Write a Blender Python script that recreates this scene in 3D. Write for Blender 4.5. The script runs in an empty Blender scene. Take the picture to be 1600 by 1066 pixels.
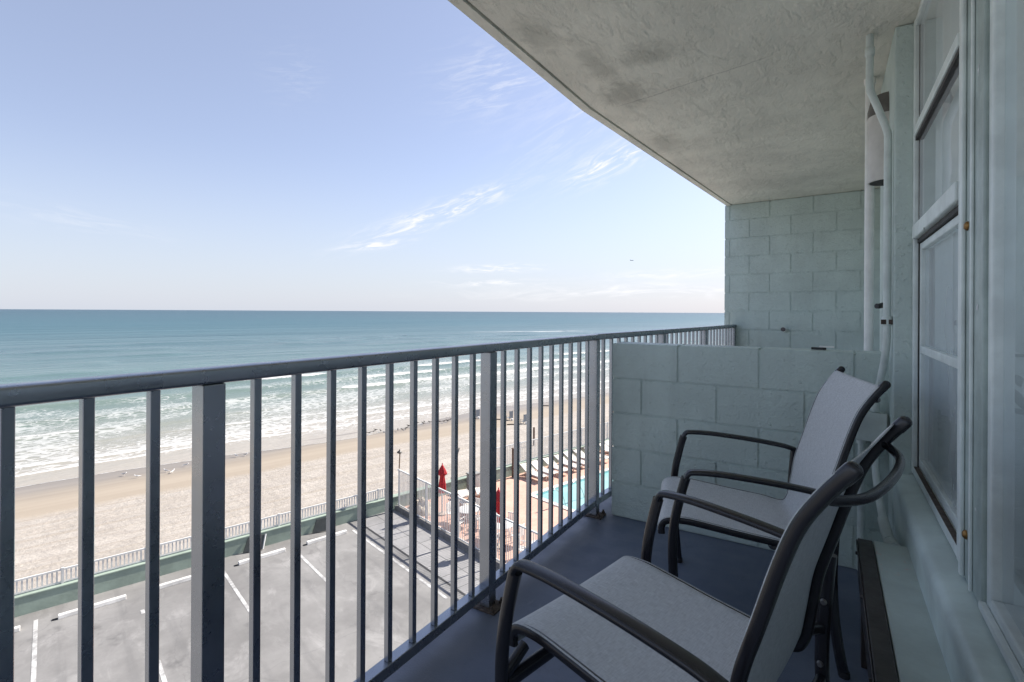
import bpy, bmesh, math, random
import numpy as np
from mathutils import Vector, Matrix
random.seed(7)
SC = bpy.context.scene
COL = SC.collection
R = math.radians

# ------------------------------------------------------------------ camera, sky, sun, exposure
YAW = math.atan(497/800)
CAMZ = 10.2            # parking level is z = 0, balcony floor 9.0
FZ = 9.0
CZ = 11.415            # ceiling underside
cd = bpy.data.cameras.new('camera')
cam = bpy.data.objects.new('camera', cd); COL.objects.link(cam)
cd.sensor_fit = 'HORIZONTAL'; cd.sensor_width = 36; cd.lens = 18
cd.shift_y = -45.7/1600
cd.clip_start = 0.02; cd.clip_end = 120000
cam.matrix_world = Matrix.Translation((0, 0, CAMZ)) @ Matrix.Rotation(YAW, 4, 'Z') @ Matrix.Rotation(R(90), 4, 'X') @ Matrix.Rotation(R(.306), 4, 'Z')
SC.camera = cam

SUN_AZ, SUN_EL = R(21.7), R(38)
SC.view_settings.view_transform = 'Standard'
SC.view_settings.look = 'None'
SC.view_settings.gamma = 1
SC.view_settings.exposure = 1.65
sd = bpy.data.lights.new('sun', 'SUN'); sd.energy = 3.6; sd.angle = R(.53); sd.color = (1, .95, .87)
sun = bpy.data.objects.new('sun', sd); COL.objects.link(sun)
sv = Vector((math.sin(SUN_AZ)*math.cos(SUN_EL), math.cos(SUN_AZ)*math.cos(SUN_EL), math.sin(SUN_EL)))
sun.location = (0, 0, 60)
sun.rotation_euler = (-sv).to_track_quat('-Z', 'Y').to_euler()
SKY_STRENGTH = .060

# ------------------------------------------------------------------ node helper
class N:
    def __init__(s, tree):
        s.t = tree; s.n = tree.nodes; s.l = tree.links
    def add(s, typ, **kw):
        n = s.n.new(typ)
        for k, v in kw.items(): setattr(n, k, v)
        return n
    def put(s, sock, v):
        if isinstance(v, bpy.types.NodeSocket): s.l.new(v, sock)
        elif v is not None:
            if sock.type == 'RGBA' and len(v) == 3: v = (*v, 1)
            sock.default_value = v
    def math(s, op, a, b=None, c=None, clamp=False):
        n = s.add('ShaderNodeMath', operation=op, use_clamp=clamp)
        s.put(n.inputs[0], a)
        if b is not None: s.put(n.inputs[1], b)
        if c is not None: s.put(n.inputs[2], c)
        return n.outputs[0]
    def mix(s, f, a, b, blend='MIX'):
        n = s.add('ShaderNodeMix', data_type='RGBA', blend_type=blend)
        s.put(n.inputs[0], f); s.put(n.inputs[6], a); s.put(n.inputs[7], b)
        return n.outputs[2]
    def noise(s, vec, scale, detail=4, rough=.55, dist=0):
        n = s.add('ShaderNodeTexNoise'); s.put(n.inputs['Vector'], vec)
        n.inputs['Scale'].default_value = scale; n.inputs['Detail'].default_value = detail
        n.inputs['Roughness'].default_value = rough; n.inputs['Distortion'].default_value = dist
        return n.outputs[0]
    def smooth(s, v, a, b, lo=0, hi=1):
        n = s.add('ShaderNodeMapRange', interpolation_type='SMOOTHSTEP'); s.put(n.inputs[0], v)
        n.inputs[1].default_value = a; n.inputs[2].default_value = b; n.inputs[3].default_value = lo; n.inputs[4].default_value = hi
        return n.outputs[0]
    def coords(s, kind='Object'):
        return s.add('ShaderNodeTexCoord').outputs[kind]
    def scale(s, vec, sc, loc=(0, 0, 0), rot=(0, 0, 0)):
        n = s.add('ShaderNodeMapping'); s.put(n.inputs[0], vec)
        n.inputs[1].default_value = loc; n.inputs[2].default_value = rot; n.inputs[3].default_value = sc
        return n.outputs[0]
    def sep(s, vec):
        n = s.add('ShaderNodeSeparateXYZ'); s.put(n.inputs[0], vec); return n.outputs
    def bump(s, h, strength, dist, normal=None):
        n = s.add('ShaderNodeBump'); s.put(n.inputs['Height'], h)
        n.inputs['Strength'].default_value = strength; n.inputs['Distance'].default_value = dist
        if normal: s.l.new(normal, n.inputs['Normal'])
        return n.outputs[0]
    def ramp(s, f, stops):
        n = s.add('ShaderNodeValToRGB'); s.put(n.inputs[0], f)
        e = n.color_ramp.elements
        while len(e) < len(stops): e.new(.5)
        for el, (p, c) in zip(e, stops):
            el.position = p; el.color = (*c, 1)
        return n.outputs[0]
    def attr(s, name):
        return s.add('ShaderNodeAttribute', attribute_name=name).outputs['Fac']

def new_mat(name):
    m = bpy.data.materials.new(name); m.use_nodes = True
    n = N(m.node_tree); b = m.node_tree.nodes['Principled BSDF']
    return m, n, b

def simple(name, col, rough=.5, metal=0, var=.18, vs=6., bump=0, bs=60., bd=.002, spec=.5, coat=0):
    """paint / plastic / metal with mottling and a fine bump"""
    m, n, b = new_mat(name)
    c = n.coords()
    f = n.noise(c, vs, 5, .6)
    f = n.smooth(f, .3, .7)
    n.put(b.inputs['Base Color'], n.mix(f, tuple(x*(1-var) for x in col), tuple(min(1, x*(1+var*.5)) for x in col)))
    r = n.noise(c, vs*3, 3)
    n.put(b.inputs['Roughness'], n.smooth(r, .2, .8, max(.02, rough-.08), min(1, rough+.08)))
    b.inputs['Metallic'].default_value = metal
    b.inputs['Specular IOR Level'].default_value = spec
    if coat: b.inputs['Coat Weight'].default_value = coat
    if bump: n.put(b.inputs['Normal'], n.bump(n.noise(c, bs, 4), bump, bd))
    return m

# ------------------------------------------------------------------ world
w = bpy.data.worlds.new('World'); SC.world = w; w.use_nodes = True
n = N(w.node_tree)
bg = w.node_tree.nodes['Background']
sky = n.add('ShaderNodeTexSky', sky_type='NISHITA', sun_disc=False)
sky.sun_elevation = SUN_EL; sky.sun_rotation = SUN_AZ
sky.air_density = 1.0; sky.dust_density = .5; sky.ozone_density = 1.6
g = n.coords('Generated')
x, y, z = n.sep(g)
az = n.math('MULTIPLY', n.math('ARCTAN2', x, y), 57.2958)
el = n.math('MULTIPLY', n.math('ARCSINE', z), 57.2958)
cv = n.add('ShaderNodeCombineXYZ'); n.put(cv.inputs[0], az); n.put(cv.inputs[1], el)
cv = cv.outputs[0]
def wisp(a0, e0, la, lb, ang, gain, sx, seed):
    """one cirrus streak: soft ellipse in azimuth/elevation times stretched noise"""
    p = n.scale(n.scale(cv, (1, 1, 1), (-a0, -e0, 0)), (1, 1, 1), (0, 0, 0), (0, 0, R(-ang)))
    u, v, _ = n.sep(p)
    d = n.math('ADD', n.math('POWER', n.math('DIVIDE', u, la), 2), n.math('POWER', n.math('DIVIDE', v, lb), 2))
    msk = n.math('POWER', 2.718, n.math('MULTIPLY', d, -1))
    nz = n.noise(n.scale(p, (1/sx, 5.5/sx, 1), (seed, seed*.7, seed)), 1., 9, .64, .9)
    return n.math('MULTIPLY', n.math('MULTIPLY', msk, n.smooth(nz, .40, .74)), gain)
ws = [wisp(-20.5, 16.3, 4.6, 1.2, 24, 1.5, 3.2, 1.3), wisp(-39.5, 10.9, 8.0, 1.0, 21, 1.5, 3.6, 7.7),
      wisp(-46.9, 7.1, 3.0, .42, 9, 1.3, 2.4, 3.1), wisp(-33.6, 4.8, 4.2, .40, 2, 1.5, 3.0, 5.9),
      wisp(-34.0, 3.2, 5.0, .34, 1, 1.3, 3.0, 9.4), wisp(-14, 4.2, 7.0, .45, 3, 1.2, 4.0, 4.4),
      wisp(-16, 2.3, 16, .9, 1, 1.1, 6.0, 12.), wisp(-33, 24.5, 6, 3.0, 12, .5, 4.5, 2.2),
      wisp(-24, 20, 8, 4, 30, .28, 5., 8.8), wisp(-55, 23, 2.4, 2.4, 10, .15, 3., 6.1), wisp(-72, 7.6, 5, .8, -8, .32, 4., 15.)]
tot = ws[0]
for q in ws[1:]: tot = n.math('ADD', tot, q)
# thin veil of high haze near the horizon
veil = n.math('MULTIPLY', n.smooth(el, -2, 17, 1, 0), .80)
tot = n.math('MULTIPLY', tot, n.smooth(z, 0.0, .03))
tot = n.math('MINIMUM', tot, .9)
skyc = n.mix(1, sky.outputs[0], (1.06, .93, .98), 'MULTIPLY')
skyc = n.mix(.30, skyc, (3.7, 4.05, 4.75))
skyc = n.mix(veil, skyc, (3.45, 3.86, 4.55))
n.put(bg.inputs['Color'], n.mix(tot, skyc, (5.6, 5.6, 5.8)))
bg.inputs['Strength'].default_value = SKY_STRENGTH

# ------------------------------------------------------------------ mesh helpers
class MB:
    def __init__(s): s.v = []; s.f = []
    def add(s, vs, fs):
        o = len(s.v); s.v += [tuple(p) for p in vs]; s.f += [tuple(i+o for i in f) for f in fs]
    def box(s, lo, hi):
        (a, b, c), (d, e, f) = lo, hi
        s.add([(a,b,c),(d,b,c),(d,e,c),(a,e,c),(a,b,f),(d,b,f),(d,e,f),(a,e,f)],
              [(0,3,2,1),(4,5,6,7),(0,1,5,4),(1,2,6,5),(2,3,7,6),(3,0,4,7)])
    def prism(s, poly, z0, z1):
        """vertical extrusion of a CCW xy polygon"""
        k = len(poly)
        s.add([(p[0], p[1], z0) for p in poly]+[(p[0], p[1], z1) for p in poly],
              [tuple(range(k))[::-1], tuple(range(k, 2*k))]+[(i, (i+1) % k, k+(i+1) % k, k+i) for i in range(k)])
    def cyl(s, a, b, r0, r1=None, k=12, caps=True):
        r1 = r0 if r1 is None else r1
        a, b = Vector(a), Vector(b); t = (b-a).normalized()
        u = t.orthogonal().normalized(); v = t.cross(u)
        vs = []
        for c, r in ((a, r0), (b, r1)):
            for i in range(k):
                q = 2*math.pi*i/k; vs.append(c+u*math.cos(q)*r+v*math.sin(q)*r)
        fs = [(i, (i+1) % k, k+(i+1) % k, k+i) for i in range(k)]
        if caps: fs += [tuple(range(k))[::-1], tuple(range(k, 2*k))]
        s.add(vs, fs)
    def lathe(s, prof, c=(0, 0, 0), k=16):
        """prof: list of (r, z)"""
        vs = []; fs = []
        for r, zz in prof:
            for i in range(k):
                q = 2*math.pi*i/k; vs.append((c[0]+r*math.cos(q), c[1]+r*math.sin(q), c[2]+zz))
        for j in range(len(prof)-1):
            for i in range(k):
                fs.append((j*k+i, j*k+(i+1) % k, (j+1)*k+(i+1) % k, (j+1)*k+i))
        fs.append(tuple(range(k))[::-1]); fs.append(tuple(range((len(prof)-1)*k, len(prof)*k)))
        s.add(vs, fs)
    def sweep(s, pts, prof, side=None, sub=6, smooth=True, dome=False):
        """sweep a closed section along a curve; side = fixed sideways axis of the section"""
        P = [Vector(p) for p in pts]
        if smooth: P = catmull(P, sub)
        k = len(prof); vs = []; prevu = None
        for i, p in enumerate(P):
            t = (P[min(i+1, len(P)-1)]-P[max(i-1, 0)]).normalized()
            if side is not None:
                u = Vector(side); u = (u-t*u.dot(t)).normalized()
            else:
                u = t.orthogonal().normalized() if prevu is None else (prevu-t*prevu.dot(t)).normalized()
            prevu = u; v = t.cross(u)
            for a, b in prof: vs.append(p+u*a+v*b)
        m = len(P); fs = []
        if dome:
            for q in (25, 50, 70, 84):
                g = math.cos(R(q)); h = t*(math.sin(R(q))*.013)
                for a, b in prof: vs.append(P[-1]+h+u*a*g+v*b*g)
            m += 4
        for j in range(m-1):
            for i in range(k): fs.append((j*k+i, j*k+(i+1) % k, (j+1)*k+(i+1) % k, (j+1)*k+i))
        fs.append(tuple(range(k))[::-1]); fs.append(tuple(range((m-1)*k, m*k)))
        s.add(vs, fs)
    def build(s, name, mat, parent=None, bevel=0, seg=2, smooth=False, loc=None, rotz=None, autos=True):
        me = bpy.data.meshes.new(name); me.from_pydata(s.v, [], s.f); me.update()
        bm = bmesh.new(); bm.from_mesh(me)
        if bevel:
            bmesh.ops.bevel(bm, geom=bm.edges[:], offset=bevel, segments=seg, affect='EDGES', profile=.5, clamp_overlap=True)
        bmesh.ops.recalc_face_normals(bm, faces=bm.faces[:])
        bm.to_mesh(me); bm.free()
        if smooth:
            for p in me.polygons: p.use_smooth = True
            if autos:
                try: me.set_sharp_from_angle(angle=R(62))
                except Exception: pass
        me.materials.append(mat)
        o = bpy.data.objects.new(name, me); COL.objects.link(o)
        if parent: o.parent = parent
        if loc: o.location = loc
        if rotz is not None: o.rotation_euler = (0, 0, rotz)
        return o

def catmull(P, sub):
    out = []
    for i in range(len(P)-1):
        p0 = P[max(i-1, 0)]; p1 = P[i]; p2 = P[i+1]; p3 = P[min(i+2, len(P)-1)]
        for j in range(sub):
            t = j/sub
            out.append(.5*((2*p1)+(p2-p0)*t+(2*p0-5*p1+4*p2-p3)*t*t+(3*p1-p0-3*p2+p3)*t**3))
    out.append(P[-1]); return out

def oval(a, b, k=24, sq=2.7):
    """superellipse section, half sizes a (side) and b"""
    r = []
    for i in range(k):
        q = 2*math.pi*i/k; c, s_ = math.cos(q), math.sin(q)
        r.append((a*math.copysign(abs(c)**(2/sq), c), b*math.copysign(abs(s_)**(2/sq), s_)))
    return r
def circ(r, k=12): return oval(r, r, k, 2)

def tag(o, label, cat, group=None, kind=None):
    o['label'] = label; o['category'] = cat
    if group: o['group'] = group
    if kind: o['kind'] = kind
    return o
def struct(o):
    o['kind'] = 'structure'; return o
def thing(name, label, cat, loc=(0, 0, 0), rotz=0, group=None):
    o = bpy.data.objects.new(name, None); COL.objects.link(o); o.empty_display_size = .2
    o.location = loc; o.rotation_euler = (0, 0, rotz)
    return tag(o, label, cat, group)
def dup(root, loc=None, rotz=None, label=None):
    r = root.copy(); COL.objects.link(r)
    if loc is not None: r.location = loc
    if rotz is not None: r.rotation_euler = (0, 0, rotz)
    if label: r['label'] = label
    def kids(o, c):
        for ch in [k for k in bpy.data.objects if k.parent == o]:
            d = ch.copy(); COL.objects.link(d); d.parent = c
            d.matrix_parent_inverse = ch.matrix_parent_inverse.copy(); kids(ch, d)
    kids(root, r)
    return r

# ------------------------------------------------------------------ site frame: b runs along the shore, p out to sea
GA = R(74)
BV = Vector((math.cos(GA), math.sin(GA), 0)); PV = Vector((-math.sin(GA), math.cos(GA), 0))
def G(b, p, zz=0): return BV*b+PV*p+Vector((0, 0, zz))

# ================================================================== materials of the setting
def block_paint(name, col, sx=1.):
    m, n, b = new_mat(name)
    c = n.coords()
    big = n.smooth(n.noise(c, 2.2, 5, .6), .3, .72)
    streak = n.smooth(n.noise(n.scale(c, (9, 9, .7)), 1., 5, .6), .52, .8)
    base = n.mix(big, tuple(k*.88 for k in col), tuple(k*1.06 for k in col))
    base = n.mix(n.math('MULTIPLY', streak, .22), base, tuple(k*.62 for k in col))
    sp = n.smooth(n.noise(c, 60, 2, .5), .70, .76)
    base = n.mix(n.math('MULTIPLY', sp, .35), base, tuple(k*.55 for k in col))
    n.put(b.inputs['Base Color'], base)
    n.put(b.inputs['Roughness'], n.smooth(n.noise(c, 14, 3), .2, .8, .38, .6))
    h = n.math('ADD', n.math('MULTIPLY', n.noise(c, 95, 3, .6), .5), n.noise(c, 30, 5, .62))
    lump = n.smooth(n.noise(c, 46, 2, .5), .62, .72)
    h = n.math('ADD', h, n.math('MULTIPLY', lump, .35))
    n.put(b.inputs['Normal'], n.bump(h, .9, .007))
    return m
TEAL = (.59, .69, .652)
M_BLOCK = block_paint('painted_block', TEAL)
M_TRIM = simple('green_trim_paint', (.66, .77, .74), .42, var=.16, vs=5, bump=.35, bs=70, bd=.003)
M_PIPE = simple('pipe_paint', (.66, .73, .70), .38, var=.12, vs=12, bump=.15, bs=80)
M_PIPEW = simple('white_pipe_paint', (.86, .86, .83), .4, var=.1, vs=10)
M_RUST = simple('rust', (.10, .075, .06), .85, var=.5, vs=40, bump=.8, bs=120)

def ceiling_mat():
    m, n, b = new_mat('ceiling_plaster')
    c = n.coords('Object')
    col = (.85, .845, .74)
    big = n.smooth(n.noise(c, 1.3, 6, .62), .3, .72)
    base = n.mix(big, tuple(k*.82 for k in col), tuple(k*1.06 for k in col))
    x, y, z = n.sep(c)
    def blot(x0, y0, rx, ry, a):
        p = n.scale(n.scale(c, (1, 1, 1), (-x0, -y0, 0)), (1/rx, 1/ry, 0), (0, 0, 0), (0, 0, 0))
        ln = n.add('ShaderNodeVectorMath', operation='LENGTH'); n.put(ln.inputs[0], p)
        d = n.math('ADD', ln.outputs['Value'], n.math('MULTIPLY', n.math('SUBTRACT', n.noise(c, 9, 6, .7), .5), 1.9))
        return n.math('MULTIPLY', n.smooth(d, .25, 1.15, 1, 0), a)
    stains = [blot(-.97, 2.76, .16, .20, .42), blot(-.74, 2.38, .16, .13, .32), blot(-1.10, 1.99, .10, .2, .34), blot(-.45, 1.75, .15, .18, .22),
              blot(-1.0, 3.7, .13, .3, .3), blot(-.98, 2.35, .08, .3, .3)]
    for q in stains: base = n.mix(q, base, (.13, .14, .115))
    # short dark scrapes in the plaster
    wv = n.noise(n.scale(c, (9, 3.6, 1), (0, 0, 0), (0, 0, R(28))), 2.6, 7, .66, .2)
    scr = n.math('MULTIPLY', n.smooth(wv, .66, .74), n.smooth(n.noise(c, 2.1, 3), .45, .62))
    base = n.mix(n.math('MULTIPLY', scr, .55), base, (.15, .155, .135))
    # the hairline crack across the slab
    cr = n.scale(n.scale(c, (1, 1, 1), (1.10, -2.90, 0)), (1, 1, 1), (0, 0, 0), (0, 0, R(13)))
    cx, cy, _ = n.sep(cr)
    cyw = n.math('ADD', cy, n.math('MULTIPLY', n.math('SUBTRACT', n.noise(c, 6, 5, .7), .5), .07))
    line = n.math('MULTIPLY', n.smooth(n.math('ABSOLUTE', cyw), .0, .008, 1, 0), n.math('MULTIPLY', n.smooth(cx, 0, .1), n.smooth(cx, .75, .95, 1, 0)))
    base = n.mix(n.math('MULTIPLY', line, .38), base, (.10, .10, .09))
    n.put(b.inputs['Base Color'], base)
    b.inputs['Roughness'].default_value = .62
    tr = n.noise(n.scale(c, (1, .45, 1), (0, 0, 0), (0, 0, R(35))), 22, 8, .62, .15)
    tr2 = n.smooth(n.noise(n.scale(c, (1, .6, 1), (3, 1, 0), (0, 0, R(-25))), 9, 7, .68, .25), .47, .62)
    h = n.math('ADD', n.math('MULTIPLY', tr, 1.), n.math('MULTIPLY', tr2, .5))
    n.put(b.inputs['Normal'], n.bump(h, .55, .016))
    return m
M_CEIL = ceiling_mat()

def floor_mat():
    m, n, b = new_mat('blue_deck_paint')
    c = n.coords()
    f = n.smooth(n.noise(c, 2.3, 6, .62), .3, .7)
    base = n.mix(f, (.115, .14, .20), (.17, .20, .268))
    sp = n.smooth(n.noise(c, 130, 2, .5), .66, .74)
    base = n.mix(n.math('MULTIPLY', sp, .4), base, (.22, .25, .32))
    scuff = n.math('MULTIPLY', n.smooth(n.noise(n.scale(c, (14, 3, 1), (0, 0, 0), (0, 0, R(40))), 1.5, 6, .7), .60, .70), n.smooth(n.noise(c, 1.7, 3), .42, .6))
    base = n.mix(n.math('MULTIPLY', scuff, .35), base, (.26, .285, .33))
    fx_ = n.sep(c)[0]; edge_ = n.math('MULTIPLY', n.smooth(n.math('ADD', fx_, n.math('MULTIPLY', n.noise(c, 4, 5), .35)), -1.06, -.80, 1, 0), .45)
    base = n.mix(edge_, base, (.17, .165, .165))
    dirt = n.smooth(n.noise(n.scale(c, (1, 1, 1), (4, 2, 0)), 5, 7, .7), .56, .74)
    base = n.mix(n.math('MULTIPLY', dirt, .4), base, (.06, .065, .085))
    n.put(b.inputs['Base Color'], base)
    n.put(b.inputs['Roughness'], n.smooth(n.noise(c, 8, 4), .2, .8, .38, .62))
    n.put(b.inputs['Normal'], n.bump(n.math('ADD', n.noise(c, 140, 3), n.noise(c, 22, 3)), .35, .003))
    return m
M_FLOOR = floor_mat()

# ================================================================== balcony shell
FB = math.atan2(.0795, .9968)               # far bay turns right by this angle
FD = Vector((math.sin(FB), math.cos(FB), 0)); FL = Vector((math.cos(FB), -math.sin(FB), 0))
KY = 2.83                                    # where the railing bends
def strip_poly(o0, o1):
    """plan of the slab between lateral offsets o0 < o1 (measured from x = 0), following the bend"""
    def line(o):
        k = Vector((o, KY + (o+1.18)*math.tan(-FB/2), 0))
        return Vector((o, -2.6, 0)), k, k+FD*3.72
    a, b, c = line(o0); d, e, f = line(o1)
    return [a, d, e, f, c, b]
m = MB(); m.prism(strip_poly(-1.265, 3.2), FZ-.2, FZ)
struct(m.build('balcony_floor', M_FLOOR))
m = MB(); m.prism(strip_poly(-1.208, 3.2), CZ, CZ+.2); m.prism(strip_poly(-1.218, -1.209), CZ+.014, CZ+.19); m.prism(strip_poly(-1.268, -1.219), CZ-.006, CZ+.2)
struct(m.build('balcony_ceiling', M_CEIL))

def block_wall(mb, L, courses, T, bl=.4064, ch=.2032, first=0., top=None):
    """bevelled blocks in running bond around a slightly recessed mortar core; local x along, y thickness, z up"""
    H = courses*ch if top is None else top
    mb_core = (0.007, .0065, 0), (L-.007, T-.0065, H-.007)
    core = MB(); core.box(*mb_core)
    bm = bmesh.new()
    for r in range(courses):
        off = first + (bl/2 if r % 2 else 0)
        xs = [0.]
        q = off % bl
        while q < L-.03:
            if q > .03: xs.append(q)
            q += bl
        xs.append(L)
        z0 = r*ch; z1 = min((r+1)*ch, H)
        if z1-z0 < .02: continue
        for i in range(len(xs)-1):
            a = xs[i]+(.0026 if i else 0); c = xs[i+1]-(.0026 if i < len(xs)-2 else 0)
            j = random.uniform(-.0008, .0008)
            mt = Matrix.Translation(((a+c)/2, T/2+j, (z0+z1)/2)) @ Matrix.Diagonal((c-a, T, z1-z0-(.0055 if r < courses-1 else 0), 1))
            bmesh.ops.create_cube(bm, size=1, matrix=mt)
    bmesh.ops.bevel(bm, geom=bm.edges[:], offset=.0045, segments=2, affect='EDGES')
    bm.verts.ensure_lookup_table(); bm.verts.index_update()
    mb.add([v.co[:] for v in bm.verts], [[v.index for v in f.verts] for f in bm.faces])
    bm.free(); mb.add(core.v, core.f)

# partition between the two balconies (near face at y = 2.888)
PX0, PY = -1.094, 2.888
mb = MB(); block_wall(mb, 1.36, 5, .19, first=.382)
part = mb.build('partition_wall', M_BLOCK, loc=(PX0, PY, FZ+.001))
tag(part, 'low blue green painted block wall standing across the balcony behind the two chairs', 'wall')
# far end wall of the neighbouring balcony
E0 = Vector((-1.18, KY-.02, 0))+FD*3.38
mb = MB(); block_wall(mb, 1.75, 12, .19, first=.26, top=2.4115)
o = mb.build('end_wall', M_BLOCK, loc=E0-FL*.105+Vector((0, 0, FZ+.001)), rotz=-FB)
tag(o, 'full height pale green block wall closing the far end of the balcony', 'wall')
# hose tap on the end wall
t = thing('wall_spigot', 'small round metal spigot sticking out of the far end wall', 'spigot', E0+FL*.50-FD*.002+Vector((0, 0, 10.03)), -FB)
m = MB(); m.cyl((0, -.001, 0), (0, -.012, 0), .03); m.build('plate', M_PIPE, t, smooth=True)
m = MB(); m.cyl((0, -.012, 0), (0, -.06, 0), .014); m.cyl((0, -.06, 0), (0, -.075, 0), .022); m.build('nozzle', simple('spigot_metal', (.12, .11, .11), .45, .7), t, smooth=True)

# ------------------------------------------------ window wall: ledge, sill, jamb, wall beyond
WX, YC = .228, 2.69            # outer wall face, end of the window recess
GX = .297                      # glass plane
LZ, SZ = FZ+.389, FZ+.533      # ledge top, sill top
wall = thing('window_wall', 'painted masonry wall with a ledge and rounded sill under the windows', 'wall')
m = MB(); m.box((WX, YC, FZ+.002), (.52, 3.4, CZ-.002))
# same wall carrying on along the next bay
q = Vector((WX, 3.4, 0)); m.prism([q, q+FL*.2, q+FL*.2+FD*2.9, q+FD*2.9], FZ+.002, CZ-.002)
m.build('jamb', M_BLOCK, wall, bevel=.006)
m = MB(); m.box((WX+.003, -2.0, FZ+.002), (.5, YC-.001, SZ-.03)); m.build('parapet', M_TRIM, wall)
m = MB()
prof = [(.0, -.05), (.0, -.02), (.006, -.008), (.018, -.001), (.03, .0), (.10, .012), (.32, .014), (.32, -.05)]
vs = [(WX+a, yy, SZ-.006+b) for yy in (-2.0, YC-.002) for a, b in prof]; k = len(prof)
m.add(vs, [tuple(range(k))[::-1], tuple(range(k, 2*k))]+[(i, (i+1) % k, k+(i+1) % k, k+i) for i in range(k)])
m.build('sill', M_TRIM, wall, smooth=True)
def ledge_mat():
    mm, n, b = new_mat('ledge_paint'); c = n.coords()
    col = (.52, .60, .565)
    f = n.smooth(n.noise(c, 3, 6, .65), .3, .7)
    base = n.mix(f, tuple(k*.82 for k in col), tuple(k*1.08 for k in col))
    sp = n.smooth(n.noise(c, 34, 3, .55), .70, .75); base = n.mix(n.math('MULTIPLY', sp, .55), base, (.10, .11, .11))
    y = n.sep(c)[1]
    chip = n.math('MULTIPLY', n.smooth(n.noise(n.scale(c, (60, 30, 1)), 1, 3, .6), .60, .68), n.math('MULTIPLY', n.smooth(y, 1.95, 2.02), n.smooth(y, 2.12, 2.2, 1, 0)))
    base = n.mix(n.math('MULTIPLY', chip, .85), base, (.62, .54, .48))
    n.put(b.inputs['Base Color'], base); b.inputs['Roughness'].default_value = .45
    n.put(b.inputs['Normal'], n.bump(n.noise(c, 55, 5, .6), .4, .004)); return mm
m = MB(); m.box((.134, -2.0, FZ+.002), (WX+.03, 2.245, LZ)); m.build('ledge', ledge_mat(), wall, bevel=.005)
# inside of the room, so that the windows look into something real
M_ROOM = simple('room_plaster', (.55, .54, .52), .8, var=.06)
m = MB(); m.box((3.0, -2.4, FZ+.002), (3.15, 3.4, CZ-.002)); m.box((.53, 3.30, FZ+.002), (2.99, 3.4, CZ-.002)); m.box((.53, -2.4, FZ+.002), (2.99, -2.3, CZ-.002)); m.box((.53, -2.29, FZ+.003), (.6, 3.29, SZ-.04))
m.build('room_wall', M_ROOM, wall)

# dark brown channel standing along the ledge
M_BROWN = simple('dark_brown_metal', (.030, .022, .020), .38, var=.3, vs=14, bump=.25, bs=90)
t = thing('metal_channel', 'long dark brown metal channel lying on edge along the front of the ledge', 'metal channel')
m = MB(); m.box((.088, -.6, FZ+.26), (.1315, 2.225, LZ+.004)); m.box((.083, -.6, LZ-.022), (.0875, 2.225, LZ+.0)); m.build('bar', M_BROWN, t, bevel=.003)
m = MB(); m.box((.095, -.5, FZ+.001), (.128, -.44, FZ+.2595)); m.build('foot', M_BROWN, t, bevel=.002); m = MB(); m.box((.095, 2.1, FZ+.001), (.128, 2.16, FZ+.2595)); m.build('foot', M_BROWN, t, bevel=.002)
for yy in (.75, 1.05, 1.4, 1.8, 2.12):
    m = MB(); m.cyl((.0829, yy, LZ-.011), (.0775, yy, LZ-.011), .0065, .005, 10); m.build('rivet', M_BROWN, t, smooth=True)
m = MB(); m.add([(.095, 1.20, LZ+.0046), (.099, 1.199, LZ+.0046), (.116, 1.182, LZ+.0046), (.113, 1.181, LZ+.0046), (.104, 1.188, LZ+.0046)], [(0, 4, 3, 2, 1)])
m.build('scratch', simple('scratch_bare', (.75, .74, .72), .5), t)

# ------------------------------------------------ windows
def glass_mat():
    mm, n, b = new_mat('window_glass'); t = mm.node_tree
    out = [q for q in t.nodes if q.type == 'OUTPUT_MATERIAL'][0]; t.nodes.remove(b)
    c = n.coords()
    fr = n.add('ShaderNodeFresnel'); fr.inputs[0].default_value = 1.6
    nb = n.bump(n.noise(c, 2.2, 2), .06, .02)
    gl = n.add('ShaderNodeBsdfGlossy'); gl.inputs['Roughness'].default_value = .012; n.put(gl.inputs['Color'], (.94, .97, 1)); n.put(gl.inputs['Normal'], nb)
    tr = n.add('ShaderNodeBsdfTransparent'); n.put(tr.inputs[0], (.95, .98, .98))
    di = n.add('ShaderNodeBsdfDiffuse'); n.put(di.inputs[0], (.80, .84, .85))
    geo = n.add('ShaderNodeNewGeometry')
    f = n.math('MULTIPLY', fr.outputs[0], n.math('SUBTRACT', 1, geo.outputs['Backfacing']))
    mx = n.add('ShaderNodeMixShader'); n.put(mx.inputs[0], f); t.links.new(tr.outputs[0], mx.inputs[1]); t.links.new(gl.outputs[0], mx.inputs[2])
    # milky salt film on the panes, raised to stand in for brightness behind them
    film = n.math('MULTIPLY', n.smooth(n.noise(n.scale(c, (1, 1, .5)), 1.4, 4, .6), .3, .75, .18, .30), n.math('SUBTRACT', 1, geo.outputs['Backfacing']))
    m2 = n.add('ShaderNodeMixShader'); n.put(m2.inputs[0], film); t.links.new(mx.outputs[0], m2.inputs[1]); t.links.new(di.outputs[0], m2.inputs[2])
    t.links.new(m2.outputs[0], out.inputs[0]); return mm
M_GLASS = glass_mat()
M_FRAME = simple('window_frame_paint', (.78, .85, .83), .36, var=.14, vs=9, bump=.3, bs=60, bd=.002)
M_FRAMED = simple('dark_window_gap', (.035, .032, .03), .7, var=.4, vs=30)
M_SCREW = simple('brass_screw', (.30, .17, .06), .4, .8, var=.5, vs=60)
def ybox(mb, x0, x1, y0, y1, z0, z1): mb.box((x0, y0, z0), (x1, y1, z1))
WT = CZ-.003; WB = SZ+.010
yM0, yM1 = 1.527, 1.755              # mullion between the two windows
w1 = thing('double_hung_window', 'narrow green framed window with three lights beside the grey pipe', 'window')
m = MB()
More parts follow.
